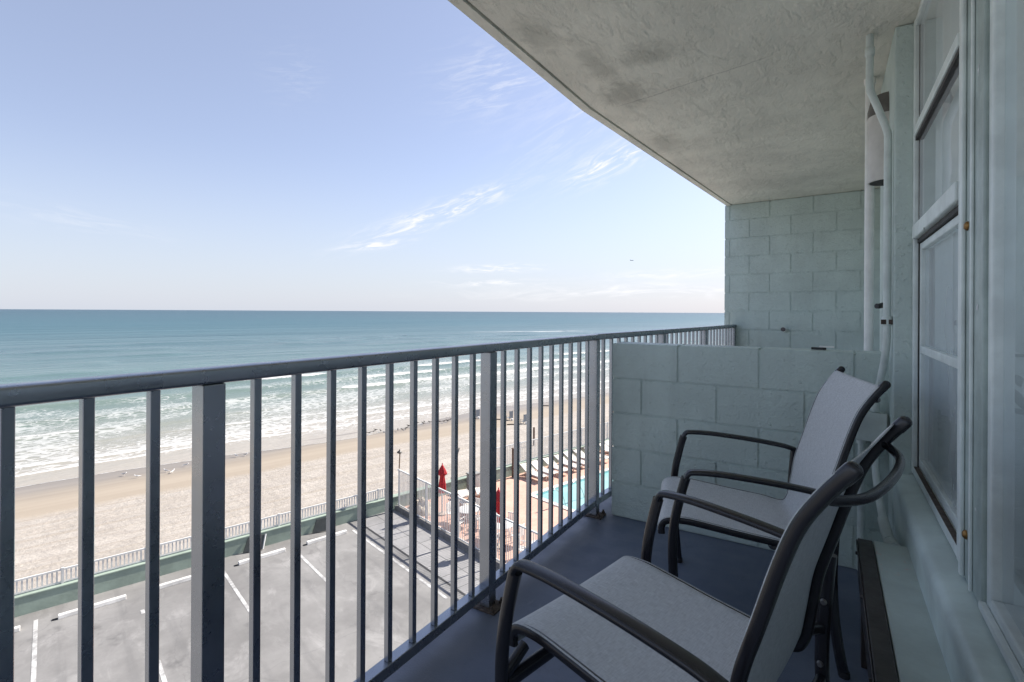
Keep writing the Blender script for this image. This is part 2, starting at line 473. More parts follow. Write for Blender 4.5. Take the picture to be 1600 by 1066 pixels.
ybox(m, 0.2900, 0.3720, YC-.030, YC-.003, WB, WT); ybox(m, 0.2900, 0.3720, yM1+.001, yM1+.04, WB, WT)
ybox(m, 0.2920, 0.3700, yM1+.041, YC-.031, WT-.03, WT-.001); ybox(m, 0.2920, 0.3700, yM1+.041, YC-.031, WB, WB+.03)
m.build('frame', M_FRAME, w1, bevel=.004)
m = MB(); ybox(m, 0.3060, 0.3180, YC-.038, YC-.031, WB+.031, WT-.031); ybox(m, 0.3060, 0.3180, yM1+.041, yM1+.048, WB+.031, WT-.031); m.build('gasket', M_FRAMED, w1)
m = MB(); ybox(m, 0.2880, 0.3320, yM1+.051, YC-.039, CAMZ+0.7250, CAMZ+0.7615); m.build('transom_bar', M_FRAME, w1, bevel=.004)
m = MB(); ybox(m, 0.2940, 0.3220, yM1+.051, YC-.039, CAMZ+0.7095, CAMZ+0.7241); m.build('gap_strip', M_FRAMED, w1)
m = MB(); ybox(m, 0.2840, 0.3420, yM1+.051, YC-.039, CAMZ+0.3055, CAMZ+0.3602); m.build('head_rail', M_FRAME, w1, bevel=.005)
m = MB(); ybox(m, 0.3020, 0.3370, yM1+.051, YC-.039, CAMZ+0.2882, CAMZ+0.3046); m.build('gap_strip', M_FRAMED, w1)
m = MB()  # lower sash, set a little back
ybox(m, 0.3100, 0.3440, YC-.066, YC-.039, WB+.035, CAMZ+0.2873); ybox(m, 0.3100, 0.3440, yM1+.052, yM1+.08, WB+.035, CAMZ+0.2873)
ybox(m, 0.3110, 0.3430, yM1+.081, YC-.067, CAMZ+0.2599, CAMZ+0.2864); ybox(m, 0.3110, 0.3430, yM1+.081, YC-.067, WB+.036, WB+.07)
ybox(m, 0.3080, 0.3430, yM1+.081, YC-.067, CAMZ-0.1569, CAMZ-0.1277)
m.build('sash', M_FRAME, w1, bevel=.003)
def pane(par, y0, y1, z0, z1, x=GX+.01):
    mm = MB(); ybox(mm, x, x+.005, y0, y1, z0, z1); return mm.build('pane', M_GLASS, par)
pane(w1, yM1+.042, YC-.040, CAMZ+0.7624, WT-.031); pane(w1, yM1+.042, YC-.040, CAMZ+0.3612, CAMZ+0.7086)
pane(w1, yM1+.081, YC-.067, CAMZ-0.1268, CAMZ+0.2590, .324); pane(w1, yM1+.081, YC-.067, WB+.071, CAMZ-0.1578, .324)
m = MB(); ybox(m, 0.2940, 0.3095, yM1+.06, YC-.04, WB+.0305, WB+.033); m.build('rust_streak', M_RUST, w1)
m = MB(); m.cyl((.283, 2.33, CAMZ+0.3055), (.2845, 2.33, CAMZ+0.3055), .004); m.build('screw', M_RUST, w1)

M_MULL = simple('mullion_paint', (.40, .48, .455), .4, var=.2, vs=9, bump=.4, bs=60, bd=.003)
mu = thing('window_mullion', 'tall ribbed green post standing between the two windows', 'mullion')
m = MB(); ybox(m, 0.2900, 0.3920, yM0, yM1, WB-.004, WT); m.build('post', M_MULL, mu, bevel=.004)
m = MB(); ybox(m, 0.2800, 0.2895, 1.694, 1.712, WB-.002, WT-.001); m.build('rib', M_FRAME, mu, bevel=.003)
m = MB(); ybox(m, 0.2830, 0.2895, yM0+.082, yM0+.092, WB-.002, WT-.001); m.build('rib', M_FRAME, mu, bevel=.002)
for zz in (CAMZ+0.2189, CAMZ-0.5472):
    m = MB(); m.lathe([(.012, 0), (.011, .004), (.006, .008)], k=12); o = m.build('screw', M_SCREW, mu, smooth=True); o.rotation_euler = (0, R(-90), 0); o.location = (.2898, 1.676, zz)
M_CHIP = simple('chipped_paint', (.70, .73, .72), .6, var=.4, vs=80)
for zz in (CAMZ+0.5654, CAMZ+0.0182, CAMZ-0.4560):
    m = MB(); vs = []; k = 16
    for j in range(k):
        q = 2*math.pi*j/k; r = random.uniform(.004, .016); vs.append((yM0+.05+r*math.cos(q)*.8, zz+r*math.sin(q)))
    m.add([(.2892, a, c_) for a, c_ in vs]+[(.2886, yM0+.05, zz)], [(j, (j+1) % k, k) for j in range(k)])
    m.build('paint_chip', M_CHIP, mu)

w2 = thing('fixed_window', 'large plain pane in a green frame nearest the right edge', 'window')
m = MB(); ybox(m, 0.2980, 0.3720, yM0-.035, yM0-.001, WB, WT); ybox(m, 0.2980, 0.3720, -1.6, yM0-.036, WB, WB+.04); ybox(m, 0.2980, 0.3720, -1.6, yM0-.036, WT-.04, WT-.001)
m.build('frame', M_FRAME, w2, bevel=.004)
m = MB(); ybox(m, 0.2840, 0.2975, -1.6, yM0-.002, WB, WB+.018); m.build('glazing_bead', M_FRAME, w2, bevel=.003)
pane(w2, -1.6, yM0-.036, WB+.041, WT-.041, .317)
# sheer curtain inside the glass
mm, n, b = new_mat('sheer_curtain'); c = n.coords()
b.inputs['Roughness'].default_value = .9; n.put(b.inputs['Base Color'], n.mix(n.noise(n.scale(c, (30, 30, 1)), 1, 3), (.84, .86, .88), (.90, .915, .93)))
b.inputs['Transmission Weight'].default_value = 0
m = MB(); ys = np.linspace(-2.0, 2.60, 420); zs = (CAMZ-.36, WT-.02)
vs = [(.352+.010*math.sin(yy*41+2*math.sin(yy*3.1))+.003*math.sin(yy*97), yy, zz) for zz in zs for yy in ys]
k = len(ys); m.add(vs, [(i, i+1, k+i+1, k+i) for i in range(k-1)])
o = m.build('curtain', mm, smooth=True, autos=False); so = o.modifiers.new('thick', 'SOLIDIFY'); so.thickness = .003
tag(o, 'pale sheer curtain hanging in folds behind the window glass', 'curtain')

# ------------------------------------------------ pipes, box, wall lamp
t = thing('electrical_conduit', 'thin grey green conduit bending down the wall corner from ceiling to junction box', 'conduit')
m = MB(); m.sweep([(.142, 2.715, CZ-.001), (.142, 2.715, CZ-.10), (.142, 2.716, CZ-.225), (.152, 2.718, CZ-.265), (.178, 2.722, CZ-.34), (.205, 2.727, CZ-.425), (.209, 2.728, CZ-.47), (.209, 2.73, 11.0-.15), (.209, 2.73, 10.55), (.209, 2.73, 10.17), (.206, 2.745, 10.04), (.190, 2.79, 9.90), (.176, 2.835, 9.82), (.174, 2.845, 9.754)], circ(.0145, 14), sub=5)
m.build('pipe', M_PIPE, t, smooth=True)
for zz in (CZ-.075, 10.17, 9.775):
    px_ = .142 if zz > 11 else (.209 if zz > 10 else .1745); py_ = 2.715 if zz > 11 else (2.73 if zz > 10 else 2.842)
    m = MB(); m.lathe([(.016, -.02), (.0185, -.018), (.0185, .018), (.016, .02)], (px_, py_, zz), 14); m.build('coupling', M_PIPE, t, smooth=True)
m = MB(); m.box((.186, 2.712, 10.155), (.227, 2.7145, 10.175)); m.build('strap', M_RUST, t)
t = thing('junction_box', 'painted square electrical box on the low block wall behind the chairs', 'junction box')
m = MB(); m.box((.108, 2.812, 9.628), (.214, 2.887, 9.752)); m.build('box', M_PIPE, t, bevel=.006)
m = MB(); m.box((.105, 2.808, 9.625), (.217, 2.8115, 9.755)); m.build('cover', M_PIPE, t, bevel=.0015)
t = thing('conduit_tail', 'curved conduit dropping from the junction box to the ledge end', 'conduit')
m = MB(); m.sweep([(.176, 2.845, 9.628), (.176, 2.84, 9.55), (.178, 2.80, 9.47), (.186, 2.70, 9.385), (.193, 2.58, 9.335), (.196, 2.46, 9.33), (.198, 2.36, 9.345)], circ(.0145, 14)); m.build('pipe', M_PIPE, t, smooth=True)
m = MB(); m.sweep([(.190, 2.62, 9.346), (.195, 2.48, 9.33), (.197, 2.40, 9.338)], circ(.020, 14)); m.build('elbow', M_PIPE, t, smooth=True)
m = MB(); m.sweep([(.1975, 2.375, 9.342), (.199, 2.30, 9.356), (.200, 2.262, 9.362)], circ(.023, 14)); m.build('fitting', M_PIPE, t, smooth=True)
t = thing('short_pipe', 'short straight grey pipe stub running down the low wall under the junction box', 'pipe')
m = MB(); m.cyl((.125, 2.862, 9.6275), (.125, 2.862, 9.012), .014, k=14); m.build('pipe', M_PIPE, t, smooth=True)
m = MB(); m.cyl((.125, 2.862, 9.627), (.125, 2.862, 9.60), .019, k=14); m.build('coupling', M_PIPE, t, smooth=True)
t = thing('white_drain_pipe', 'straight white vertical pipe rising behind the low block wall', 'pipe')
m = MB(); m.cyl((.170, 3.22, FZ+.002), (.170, 3.22, CZ-.001), .0205, k=16); m.build('pipe', M_PIPEW, t, smooth=True)
m = MB(); m.cyl((.170, 3.22, CZ-.03), (.170, 3.22, CZ-.0015), .026, k=16); m.build('collar', M_PIPEW, t, smooth=True)
t = thing('wall_lamp', 'beige cylinder wall lamp with a dark cap mounted high by the pipes', 'wall lamp', (.232, 3.0, CAMZ))
M_LAMP = simple('lamp_enamel', (.62, .60, .56), .45, var=.12, vs=8)
m = MB(); m.lathe([(.082, .625), (.082, .93), (.0825, .935)], k=28); m.lathe([(.076, .6249), (.076, .66)], k=28); m.build('shade', M_LAMP, t, smooth=True)
m = MB(); m.lathe([(.0835, .935), (.0835, .965), (.070, 1.02), (.055, 1.035)], k=28); m.build('cap', simple('lamp_cap', (.16, .15, .135), .6, var=.3, vs=12), t, smooth=True)
m = MB(); m.lathe([(.0745, .6235), (.0745, .6247)], k=28); m.build('opening', M_FRAMED, t, smooth=True)
m = MB(); m.sweep([(.205, 2.888, 10.24), (.190, 2.87, 10.235), (.18, 2.86, 10.235)], circ(.012, 10)); o = m.build('valve_knob', simple('black_rubber', (.02, .02, .022), .5), smooth=True)
tag(o, 'small black knob on the low wall corner beside the conduit', 'knob')
t = thing('clothes_peg', 'tiny black clip lying on top of the low block wall', 'clip', (-.035, 2.97, FZ+1.019), R(-12))
m = MB(); m.box((-.045, -.008, 0), (.02, .008, .012)); m.build('arm', bpy.data.materials['black_rubber'], t, bevel=.003)
m = MB(); m.box((-.01, -.007, .0125), (.055, .007, .020)); m.build('jaw', M_PIPEW, t, bevel=.002)

# ------------------------------------------------ railing
def rail_mat():
    mm, n, b = new_mat('railing_paint'); c = n.coords()
    f = n.smooth(n.noise(c, 5, 5, .6), .3, .7)
    base = n.mix(f, (.34, .36, .39), (.41, .43, .46))
    sp = n.smooth(n.noise(n.scale(c, (1, 1, .35)), 34, 5, .66), .69, .75); base = n.mix(n.math('MULTIPLY', sp, .7), base, (.07, .055, .045))
    n.put(b.inputs['Base Color'], base); n.put(b.inputs['Roughness'], n.smooth(n.noise(c, 20, 3), .2, .8, .22, .36)); b.inputs['Metallic'].default_value = .95
    n.put(b.inputs['Normal'], n.bump(n.noise(c, 40, 2), .05, .002)); return mm
M_RAIL = rail_mat()
rail = thing('balcony_railing', 'grey metal balcony railing with square bars along the open side', 'railing', (-1.18, KY, FZ))
ZT0, ZT1 = 1.036, 1.072
near0 = -.98-KY
for nm, d, lat, t0, t1 in (('near', Vector((0, 1, 0)), Vector((1, 0, 0)), near0, -.0005), ('far', FD, FL, .0005, 3.372)):
    ang = 0 if nm == 'near' else -FB
    m = MB(); m.box((-.026, t0, ZT0), (.026, t1, ZT1)); m.build('top_rail', M_RAIL, rail, bevel=.008, seg=3, smooth=True, rotz=ang)
    m = MB(); m.box((-.021, t0, .062), (.021, t1, .098)); m.build('bottom_rail', M_RAIL, rail, bevel=.003, rotz=ang)
    step = .1107
    if nm == 'near': ts = [-(i)*step for i in range(0, 36) if -(i)*step > t0+.01]
    else: ts = [i*step for i in range(1, 31) if i*step < t1-.01]
    bm_ = MB(); bm_.box((-.0095, -.0095, .0985), (.0095, .0095, ZT0-.0005)); bar0 = None
    pm_ = MB(); pm_.box((-.0245, -.0245, .010), (.0245, .0245, ZT0-.0004)); post0 = None
    for i, tt in enumerate(ts):
        idx = i if nm == 'near' else i+1
        pos = d*tt
        if idx % 10 == 0:
            if post0 is None: post0 = o = pm_.build('post', M_RAIL, rail, bevel=.002)
            else: o = post0.copy(); COL.objects.link(o)
            o.location = pos; o.rotation_euler = (0, 0, ang)
            if nm == 'near' or True:
                s_ = MB(); s_.box((-.05, -.045, .0005), (.06, .045, .0095))
                fb = s_.build('foot_plate', M_RUST, rail, bevel=.002, loc=pos, rotz=ang)
                for by in (-.036, .036):
                    s_ = MB(); s_.lathe([(.011, .0096), (.011, .019), (.006, .020), (.006, .03)], (.044, by, 0), 6); s_.build('bolt', M_RUST, fb)
        else:
            if bar0 is None: bar0 = o = bm_.build('baluster', M_RAIL, rail, bevel=.0012, seg=1)
            else: o = bar0.copy(); COL.objects.link(o)
            o.location = pos; o.rotation_euler = (0, 0, ang)

# ------------------------------------------------ patio chairs
mm, n, b = new_mat('bronze_powder_coat'); n.put(b.inputs['Base Color'], (.017, .017, .021)); b.inputs['Roughness'].default_value = .26; b.inputs['Specular IOR Level'].default_value = .6
n.put(b.inputs['Normal'], n.bump(n.noise(n.coords(), 420, 2), .05, .0006)); M_CFR = mm
mm, n, b = new_mat('sling_fabric'); c = n.coords('UV')
wa = n.noise(n.scale(c, (1, 12, 1)), 38, 4, .7); wb = n.noise(n.scale(c, (14, 1, 1), (5, 3, 0)), 38, 4, .7)
f = n.math('ADD', n.math('MULTIPLY', wa, .5), n.math('MULTIPLY', wb, .5))
n.put(b.inputs['Base Color'], n.mix(n.smooth(f, .36, .64), (.44, .45, .46), (.68, .70, .71)))
b.inputs['Roughness'].default_value = .75; n.put(b.inputs['Normal'], n.bump(f, .3, .001)); M_SLING = mm
RAILP = [(.088, .362), (.088, .392), (.066, .413), (.0, .419), (-.1, .407), (-.2, .393), (-.32, .379), (-.405, .364), (-.438, .395), (-.455, .48), (-.470, .57), (-.500, .67), (-.535, .785), (-.563, .858), (-.598, .914), (-.634, .960)]
LEGP = [(.022, 0.002), (.032, .1), (.045, .26), (.047, .37), (.038, .46), (.017, .555), (.003, .606)]
ARMP = [(.003, .604), (-.004, .618), (-.022, .627), (-.1, .629), (-.2, .623), (-.31, .613), (-.42, .598), (-.474, .584)]
REARP = [(-.474, .590), (-.463, .45), (-.458, .33), (-.464, .2), (-.48, .08), (-.495, .002)]
def make_chair(label):
    t = thing('patio_chair', label, 'chair', group='sling patio chairs on the balcony')
    side = (0, 1, 0)
    hy, ay = .245, .325
    xyz = lambda P, y: [(a, y, h) for a, h in P]
    for s_ in (1, -1):
        m = MB(); m.sweep(xyz(RAILP, s_*hy), oval(.0098, .0130), side); o = m.build('side_rail', M_CFR, t, smooth=True)
        m = MB(); m.sweep([(-.622, s_*hy, .945), (-.635, s_*hy, .9612)], oval(.0106, .0139), side, smooth=False, dome=True); m.build('end_cap', M_CFR, o, smooth=True)
        m = MB(); m.sweep(xyz(LEGP, s_*ay), oval(.0125, .0165), side); lg = m.build('front_leg', M_CFR, t, smooth=True)
        m = MB(); m.lathe([(.017, 0), (.018, .004), (.017, .018)], (.022, s_*ay, .0006), 12); m.build('foot_cap', bpy.data.materials['black_rubber'], lg, smooth=True)
        m = MB(); m.sweep(xyz(ARMP, s_*ay), oval(.0185, .0100), side); m.build('armrest', M_CFR, t, smooth=True)
        m = MB(); m.sweep(xyz(REARP, s_*ay), oval(.0125, .0165), side); lg = m.build('rear_leg', M_CFR, t, smooth=True)
        m = MB(); m.lathe([(.017, 0), (.018, .004), (.017, .018)], (-.495, s_*ay, .0006), 12); m.build('foot_cap', bpy.data.materials['black_rubber'], lg, smooth=True)
        # brackets tying the sling rail to the side frame
        m = MB(); m.sweep([(.043, s_*(ay-.008), .345), (.043, s_*(hy+.004), .385)], oval(.011, .014), (1, 0, 0), smooth=False)
        m.build('bracket', M_CFR, t, smooth=True)
        m = MB(); m.sweep([(-.458, s_*(ay-.008), .40), (-.445, s_*(hy+.004), .42)], oval(.011, .014), (1, 0, 0), smooth=False); m.build('bracket', M_CFR, t, smooth=True)
        for (bx, bz) in ((-.457, .31), (-.464, .47)):
            m = MB(); m.cyl((bx, s_*(ay-.0125), bz), (bx, s_*(ay-.019), bz), .008, .006, 10); m.build('bolt', simple('bolt_steel', (.35, .34, .33), .35, .9), t, smooth=True)
    # cross members: seat front, seat rear, bowed back brace
    m = MB(); m.sweep([(.043, -ay+.01, .325), (.043, ay-.01, .325)], oval(.012, .018), (1, 0, 0), smooth=False); m.build('front_stretcher', M_CFR, t, smooth=True)
    m = MB(); m.sweep([(-.30, -hy, .368), (-.30, -.15, .342), (-.30, .15, .342), (-.30, hy, .368)], oval(.012, .012), (1, 0, 0)); m.build('seat_brace', M_CFR, t, smooth=True)
    m = MB(); m.sweep([(-.459, -ay+.01, .27), (-.459, ay-.01, .27)], oval(.012, .016), (1, 0, 0), smooth=False); m.build('rear_stretcher', M_CFR, t, smooth=True)
    m = MB(); m.sweep([(-.594, -hy, .908), (-.612, -hy+.02, .903), (-.640, -.15, .898), (-.650, 0, .898), (-.640, .15, .898), (-.612, hy-.02, .903), (-.594, hy, .908)], oval(.0082, .0078), (0, 0, 1)); m.build('back_brace', M_CFR, t, smooth=True)
    # sling: one cloth, front lip to top, sagging a little between the rails
    P = catmull([Vector((a, 0, h)) for a, h in RAILP], 6); P = P[3:-2]
    nu = 16; vs = []; uv = []; L = 0
    for i, p in enumerate(P):
        tn = (P[min(i+1, len(P)-1)]-P[max(i-1, 0)]).normalized(); nn = Vector((tn.z, 0, -tn.x))
        if i: L += (p-P[i-1]).length
        w_ = min(1, i/18, (len(P)-1-i)/14+.35)
        for j in range(nu+1):
            y_ = (j/nu*2-1); q = p-nn*(-.010)*(0)
            sag = (1-y_*y_)*.012*w_
            q = p + nn*(.0118-sag); vs.append((q.x, y_*(hy+.006), q.z)); uv.append((y_*hy, L))
    m = MB(); k = nu+1
    m.add(vs, [(i*k+j, i*k+j+1, (i+1)*k+j+1, (i+1)*k+j) for i in range(len(P)-1) for j in range(nu)])
    o = m.build('sling', M_SLING, t, smooth=True, autos=False)
    ul = o.data.uv_layers.new(name='UVMap')
    for lp in o.data.loops: ul.data[lp.index].uv = uv[lp.vertex_index]
    so = o.modifiers.new('thick', 'SOLIDIFY'); so.thickness = .003; so.offset = 0
    m = MB(); a = P[0]; m.cyl((a.x-.004, -hy+.012, a.z-.004), (a.x-.004, hy-.012, a.z-.004), .006); m.build('sling_hem', M_SLING, o, smooth=True)
    return t
ch = make_chair('grey sling patio chair nearest the camera with its back to the window')
ch.location = (-.533, 1.318, FZ+.0005); ch.rotation_euler = (0, 0, R(167))
dup(ch, (-.514, 2.214, FZ+.0005), R(194), 'grey sling patio chair standing against the low block wall')

# ================================================================== the ground below
def asphalt():
    mm, n, b = new_mat('parking_concrete'); c = n.coords()
    f = n.smooth(n.noise(c, .35, 7, .66), .3, .72)
    base = n.mix(f, (.142, .137, .133), (.225, .218, .211))
    st = n.smooth(n.noise(n.scale(c, (1, .5, 1)), .9, 8, .7, .6), .50, .72); base = n.mix(n.math('MULTIPLY', st, .65), base, (.30, .29, .282))
    oil = n.smooth(n.noise(n.scale(c, (1, 1, 1), (9, 5, 0)), .55, 5, .6), .60, .72); base = n.mix(n.math('MULTIPLY', oil, .75), base, (.085, .082, .082))
    sp = n.smooth(n.noise(c, 5, 4, .7), .62, .70); base = n.mix(n.math('MULTIPLY', sp, .5), base, (.13, .13, .13))
    wp = n.add('ShaderNodeVectorMath', operation='MULTIPLY_ADD'); nw = n.add('ShaderNodeTexNoise'); n.put(nw.inputs['Vector'], c); nw.inputs['Scale'].default_value = .8; nw.inputs['Detail'].default_value = 5
    n.put(wp.inputs[0], nw.outputs['Color']); wp.inputs[1].default_value = (1.6, 1.6, 0); n.put(wp.inputs[2], c)
    vc = n.add('ShaderNodeTexVoronoi', feature='DISTANCE_TO_EDGE'); n.put(vc.inputs['Vector'], wp.outputs[0]); vc.inputs['Scale'].default_value = .22
    base = n.mix(n.math('MULTIPLY', n.smooth(vc.outputs['Distance'], .0, .006, 1, 0), .22), base, (.08, .08, .082))
    xx = n.sep(c)[0]; ty = n.math('ABSOLUTE', n.math('SUBTRACT', n.math('FRACT', n.math('DIVIDE', n.math('ADD', xx, .27), 2.70)), .5))
    tyre = n.math('MULTIPLY', n.math('MULTIPLY', n.smooth(ty, .20, .25), n.smooth(ty, .30, .36, 1, 0)), n.smooth(n.noise(n.scale(c, (3, .3, 1)), 1, 5, .65), .42, .66))
    base = n.mix(n.math('MULTIPLY', tyre, .35), base, (.11, .108, .108))
    n.put(b.inputs['Base Color'], base); b.inputs['Roughness'].default_value = .85
    n.put(b.inputs['Normal'], n.bump(n.noise(c, 30, 4), .3, .01)); return mm
def sheet(name, b0, b1, p0, p1, z, mat, nb=1, np_=1):
    m = MB(); vs = [(b0+(b1-b0)*i/nb, p0+(p1-p0)*j/np_, z) for j in range(np_+1) for i in range(nb+1)]
    m.add(vs, [(j*(nb+1)+i, j*(nb+1)+i+1, (j+1)*(nb+1)+i+1, (j+1)*(nb+1)+i) for j in range(np_) for i in range(nb)])
    return struct(m.build(name, mat, rotz=GA))
WALLP = 23.55
sheet('parking_lot', -120, 13.2, -60, WALLP, 0, asphalt())
mm, n, b = new_mat('walk_concrete'); c = n.coords()
f = n.smooth(n.noise(c, .8, 7, .66), .3, .7); base = n.mix(f, (.22, .215, .215), (.31, .30, .295))
x_, y_, z_ = n.sep(c)
jy = n.math('ABSOLUTE', n.math('SUBTRACT', n.math('FRACT', n.math('DIVIDE', y_, 1.02)), .5))
jx = n.math('ABSOLUTE', n.math('SUBTRACT', x_, 12.15))
jl = n.math('MAXIMUM', n.smooth(jy, .478, .488), n.smooth(jx, .012, .022, 1, 0))
base = n.mix(jl, base, (.09, .09, .09))
fine = n.smooth(n.math('ABSOLUTE', n.math('SUBTRACT', n.math('FRACT', n.math('DIVIDE', y_, .10)), .5)), .42, .48)
base = n.mix(n.math('MULTIPLY', fine, .22), base, (.1, .1, .1))
n.put(b.inputs['Base Color'], base); b.inputs['Roughness'].default_value = .85
sheet('walkway', 11.18, 13.15, -10, WALLP, .004, mm)
M_TAR_SHADE = simple('tar_and_shade', (.03, .03, .032), .8)
sheet('walkway_joint', 11.10, 11.19, -10, WALLP-.2, .008, M_TAR_SHADE)
# painted stall lines
mm, n, b = new_mat('worn_white_paint'); c = n.coords()
n.put(b.inputs['Base Color'], n.mix(n.smooth(n.noise(c, 2.4, 7, .7), .36, .62), (.24, .235, .23), (.48, .475, .465))); b.inputs['Roughness'].default_value = .8
m = MB()
for i, bb in enumerate((-5.7, -2.98, -.27, 2.40, 5.10, 7.82)):
    for (pa, pb) in (((16.6, 20.0), (20.6, 22.3)), ((15.0, 22.8),), ((15.0, 22.9),), ((16.2, 17.9), (18.3, 19.8), (21.0, 21.3)), ((17.9, 22.6),), ((18.6, 22.7),))[i]:
        m.add([(bb-.055, pa, .006), (bb+.055, pa, .006), (bb+.055, pb, .006), (bb-.055, pb, .006)], [(0, 1, 2, 3)])
bb = 10.53; m.add([(bb-.055, 15, .006), (bb+.055, 15, .006), (bb+.055, 22.6, .006), (bb-.055, 22.6, .006)], [(0, 1, 2, 3)])
struct(m.build('parking_lines', mm, rotz=GA))
# wheel stops
M_STOP = simple('wheel_stop_paint', (.60, .585, .56), .8, var=.25, vs=3, bump=.4, bs=20)
def wheel_stop(b0, lab):
    t = thing('wheel_stop', lab, 'wheel stop', G(b0+.9, 22.52), GA, 'white wheel stops in the parking row')
    m = MB(); pr = [(-.085, .0), (.085, .0), (.07, .115), (.05, .135), (-.05, .135), (-.07, .115)]; k = 6
    m.add([(xx, a, h+.001) for xx in (-.9, .9) for a, h in pr], [tuple(range(k))[::-1], tuple(range(k, 2*k))]+[(i, (i+1) % k, k+(i+1) % k, k+i) for i in range(k)])
    m.build('bar', M_STOP, t, bevel=.01)
    m = MB(); m.box((-1.05, -.05, .001), (-.915, .05, .02)); m.build('end_shadow', M_TAR_SHADE, t)  # dark plate put in for the shadow at the stop's left end
    return t
ws_ = wheel_stop(.27, 'white wheel stop in the second parking space from the left edge')
for b0, lab in ((-2.43, 'white wheel stop cut off by the left edge of the photo'), (2.98, 'white wheel stop just left of the wide near railing post'), (5.68, 'white wheel stop just right of the wide near railing post'), (8.39, 'white wheel stop at the right end of the parking row beside the walkway')):
    dup(ws_, G(b0+.9, 22.52), None, lab)

# seawall with its picket fence
M_SEAW = simple('seawall_paint', (.27, .33, .275), .7, var=.2, vs=1.2, bump=.3, bs=9, bd=.01)
M_WHITE = simple('white_fence_paint', (.60, .59, .57), .55, var=.12, vs=3)
t = thing('seawall', 'long low green painted seawall between the parking lot and the sand', 'wall', (0, 0, 0), GA)
m = MB(); m.box((-120, WALLP, -2.6), (160, WALLP+.3, .60)); m.build('wall', M_SEAW, t, bevel=.02)
m = MB(); m.box((-120, WALLP-.03, .602), (160, WALLP+.33, .66)); m.build('coping', M_SEAW, t, bevel=.012)
def picket_fence(par, b0, b1, pitch, z0, z1, post_every, along='b', fixed=0., pk=.022):
    def bx(mb, a0, a1, h0, h1, th):
        if along == 'b': mb.box((a0, fixed-th, h0), (a1, fixed+th, h1))
        else: mb.box((fixed-th, a0, h0), (fixed+th, a1, h1))
    m = MB(); a = b0
    while a < b1: bx(m, a-pk, a+pk, z0+.06, z1-.04, .012); a += pitch
    m.build('picket_panel', M_WHITE, par)
    m = MB(); bx(m, b0, b1, z1-.04, z1+.02, .03); m.build('top_rail', M_WHITE, par)
    m = MB(); bx(m, b0, b1, z0+.03, z0+.075, .02); m.build('bottom_rail', M_WHITE, par)
    a = b0; pm = None
    while a <= b1+.01:
        if pm is None:
            m = MB(); bx(m, -.035, .035, z0, z1+.05, .036)
            pm = o = m.build('post', M_WHITE, par)
        else: o = pm.copy(); COL.objects.link(o)
        o.location = (a, 0, 0) if along == 'b' else (0, a, 0)
        a += post_every
t = thing('seawall_fence', 'low white picket railing on top of the green seawall', 'fence', (0, 0, 0), GA)
picket_fence(t, -14, 13.2, .125, .66, 1.16, 2.4, 'b', WALLP+.15)
t = thing('pool_fence', 'tall white picket fence between the walkway and the pool patio', 'fence', (0, 0, 0), GA)
picket_fence(t, 8.0, WALLP-.1, .125, .22, 2.06, 2.55, 'p', 13.36, .011)
t = thing('seaward_fence', 'pale tall fence along the seawall behind the white loungers', 'fence', (0, 0, 0), GA)
picket_fence(t, 19.2, 60, .13, .66, 1.9, 3.0, 'b', WALLP+.15, .014)
m = MB(); m.box((13.22, -10, -.3), (13.50, WALLP-.02, .20)); o = m.build('curb', simple('curb_and_shadow', (.16, .155, .15), .85, var=.3, vs=2, bump=.3, bs=20), rotz=GA, bevel=.015); struct(o)  # dark tone takes in the fence-foot shadow along with the black edge

# pool patio
mm, n, b = new_mat('salmon_pavers'); c = n.coords()
br = n.add('ShaderNodeTexBrick'); n.put(br.inputs['Vector'], c); br.inputs['Scale'].default_value = 4.
n.put(br.inputs['Color1'], (.52, .31, .235)); n.put(br.inputs['Color2'], (.44, .25, .19)); n.put(br.inputs['Mortar'], (.38, .27, .22)); br.inputs['Mortar Size'].default_value = .012
f = n.smooth(n.noise(c, .7, 6, .65), .3, .7)
n.put(b.inputs['Base Color'], n.mix(n.math('MULTIPLY', f, .35), br.outputs['Color'], (.60, .45, .37))); b.inputs['Roughness'].default_value = .8
P0, P1, Q0, Q1 = 11.0, 20.25, 20.1, 38.0        # pool: p range, b range
m = MB()
for (b0, b1, p0, p1) in ((13.5, Q0, -10, WALLP), (Q1, 60, -10, WALLP), (Q0, Q1, P1, WALLP), (Q0, Q1, -10, P0)):
    m.add([(b0, p0, 0), (b1, p0, 0), (b1, p1, 0), (b0, p1, 0)], [(0, 1, 2, 3)])
struct(m.build('pool_patio', mm, rotz=GA))
pool = thing('swimming_pool', 'turquoise swimming pool with pale coping set in the salmon patio', 'swimming pool', (0, 0, 0), GA)
M_COP = simple('pool_coping', (.62, .58, .52), .7, var=.12, vs=2)
m = MB()
m.box((Q0-.3, P0-.3, .002), (Q1+.3, P0, .04)); m.box((Q0-.3, P1, .002), (Q1+.3, P1+.3, .04)); m.box((Q0-.3, P0+.001, .002), (Q0, P1-.001, .04)); m.box((Q1, P0+.001, .002), (Q1+.3, P1-.001, .04))
m.build('coping', M_COP, pool)
M_BASIN = simple('pool_plaster', (.36, .66, .66), .6, var=.1, vs=1)
m = MB(); a = [(Q0+.001, P0+.001), (Q1-.001, P0+.001), (Q1-.001, P1-.001), (Q0+.001, P1-.001)]
m.add([(q[0], q[1], zz) for zz in (-1.4, .0) for q in a], [(0, 1, 2, 3)]+[(i, 4+i, 4+(i+1) % 4, (i+1) % 4) for i in range(4)])
m.build('basin', M_BASIN, pool)
mm, n, b = new_mat('pool_water'); c = n.coords()
b.inputs['Roughness'].default_value = .05
n.put(b.inputs['Base Color'], n.mix(n.smooth(n.noise(c, .5, 4), .3, .7), (.22, .43, .42), (.30, .50, .485)))
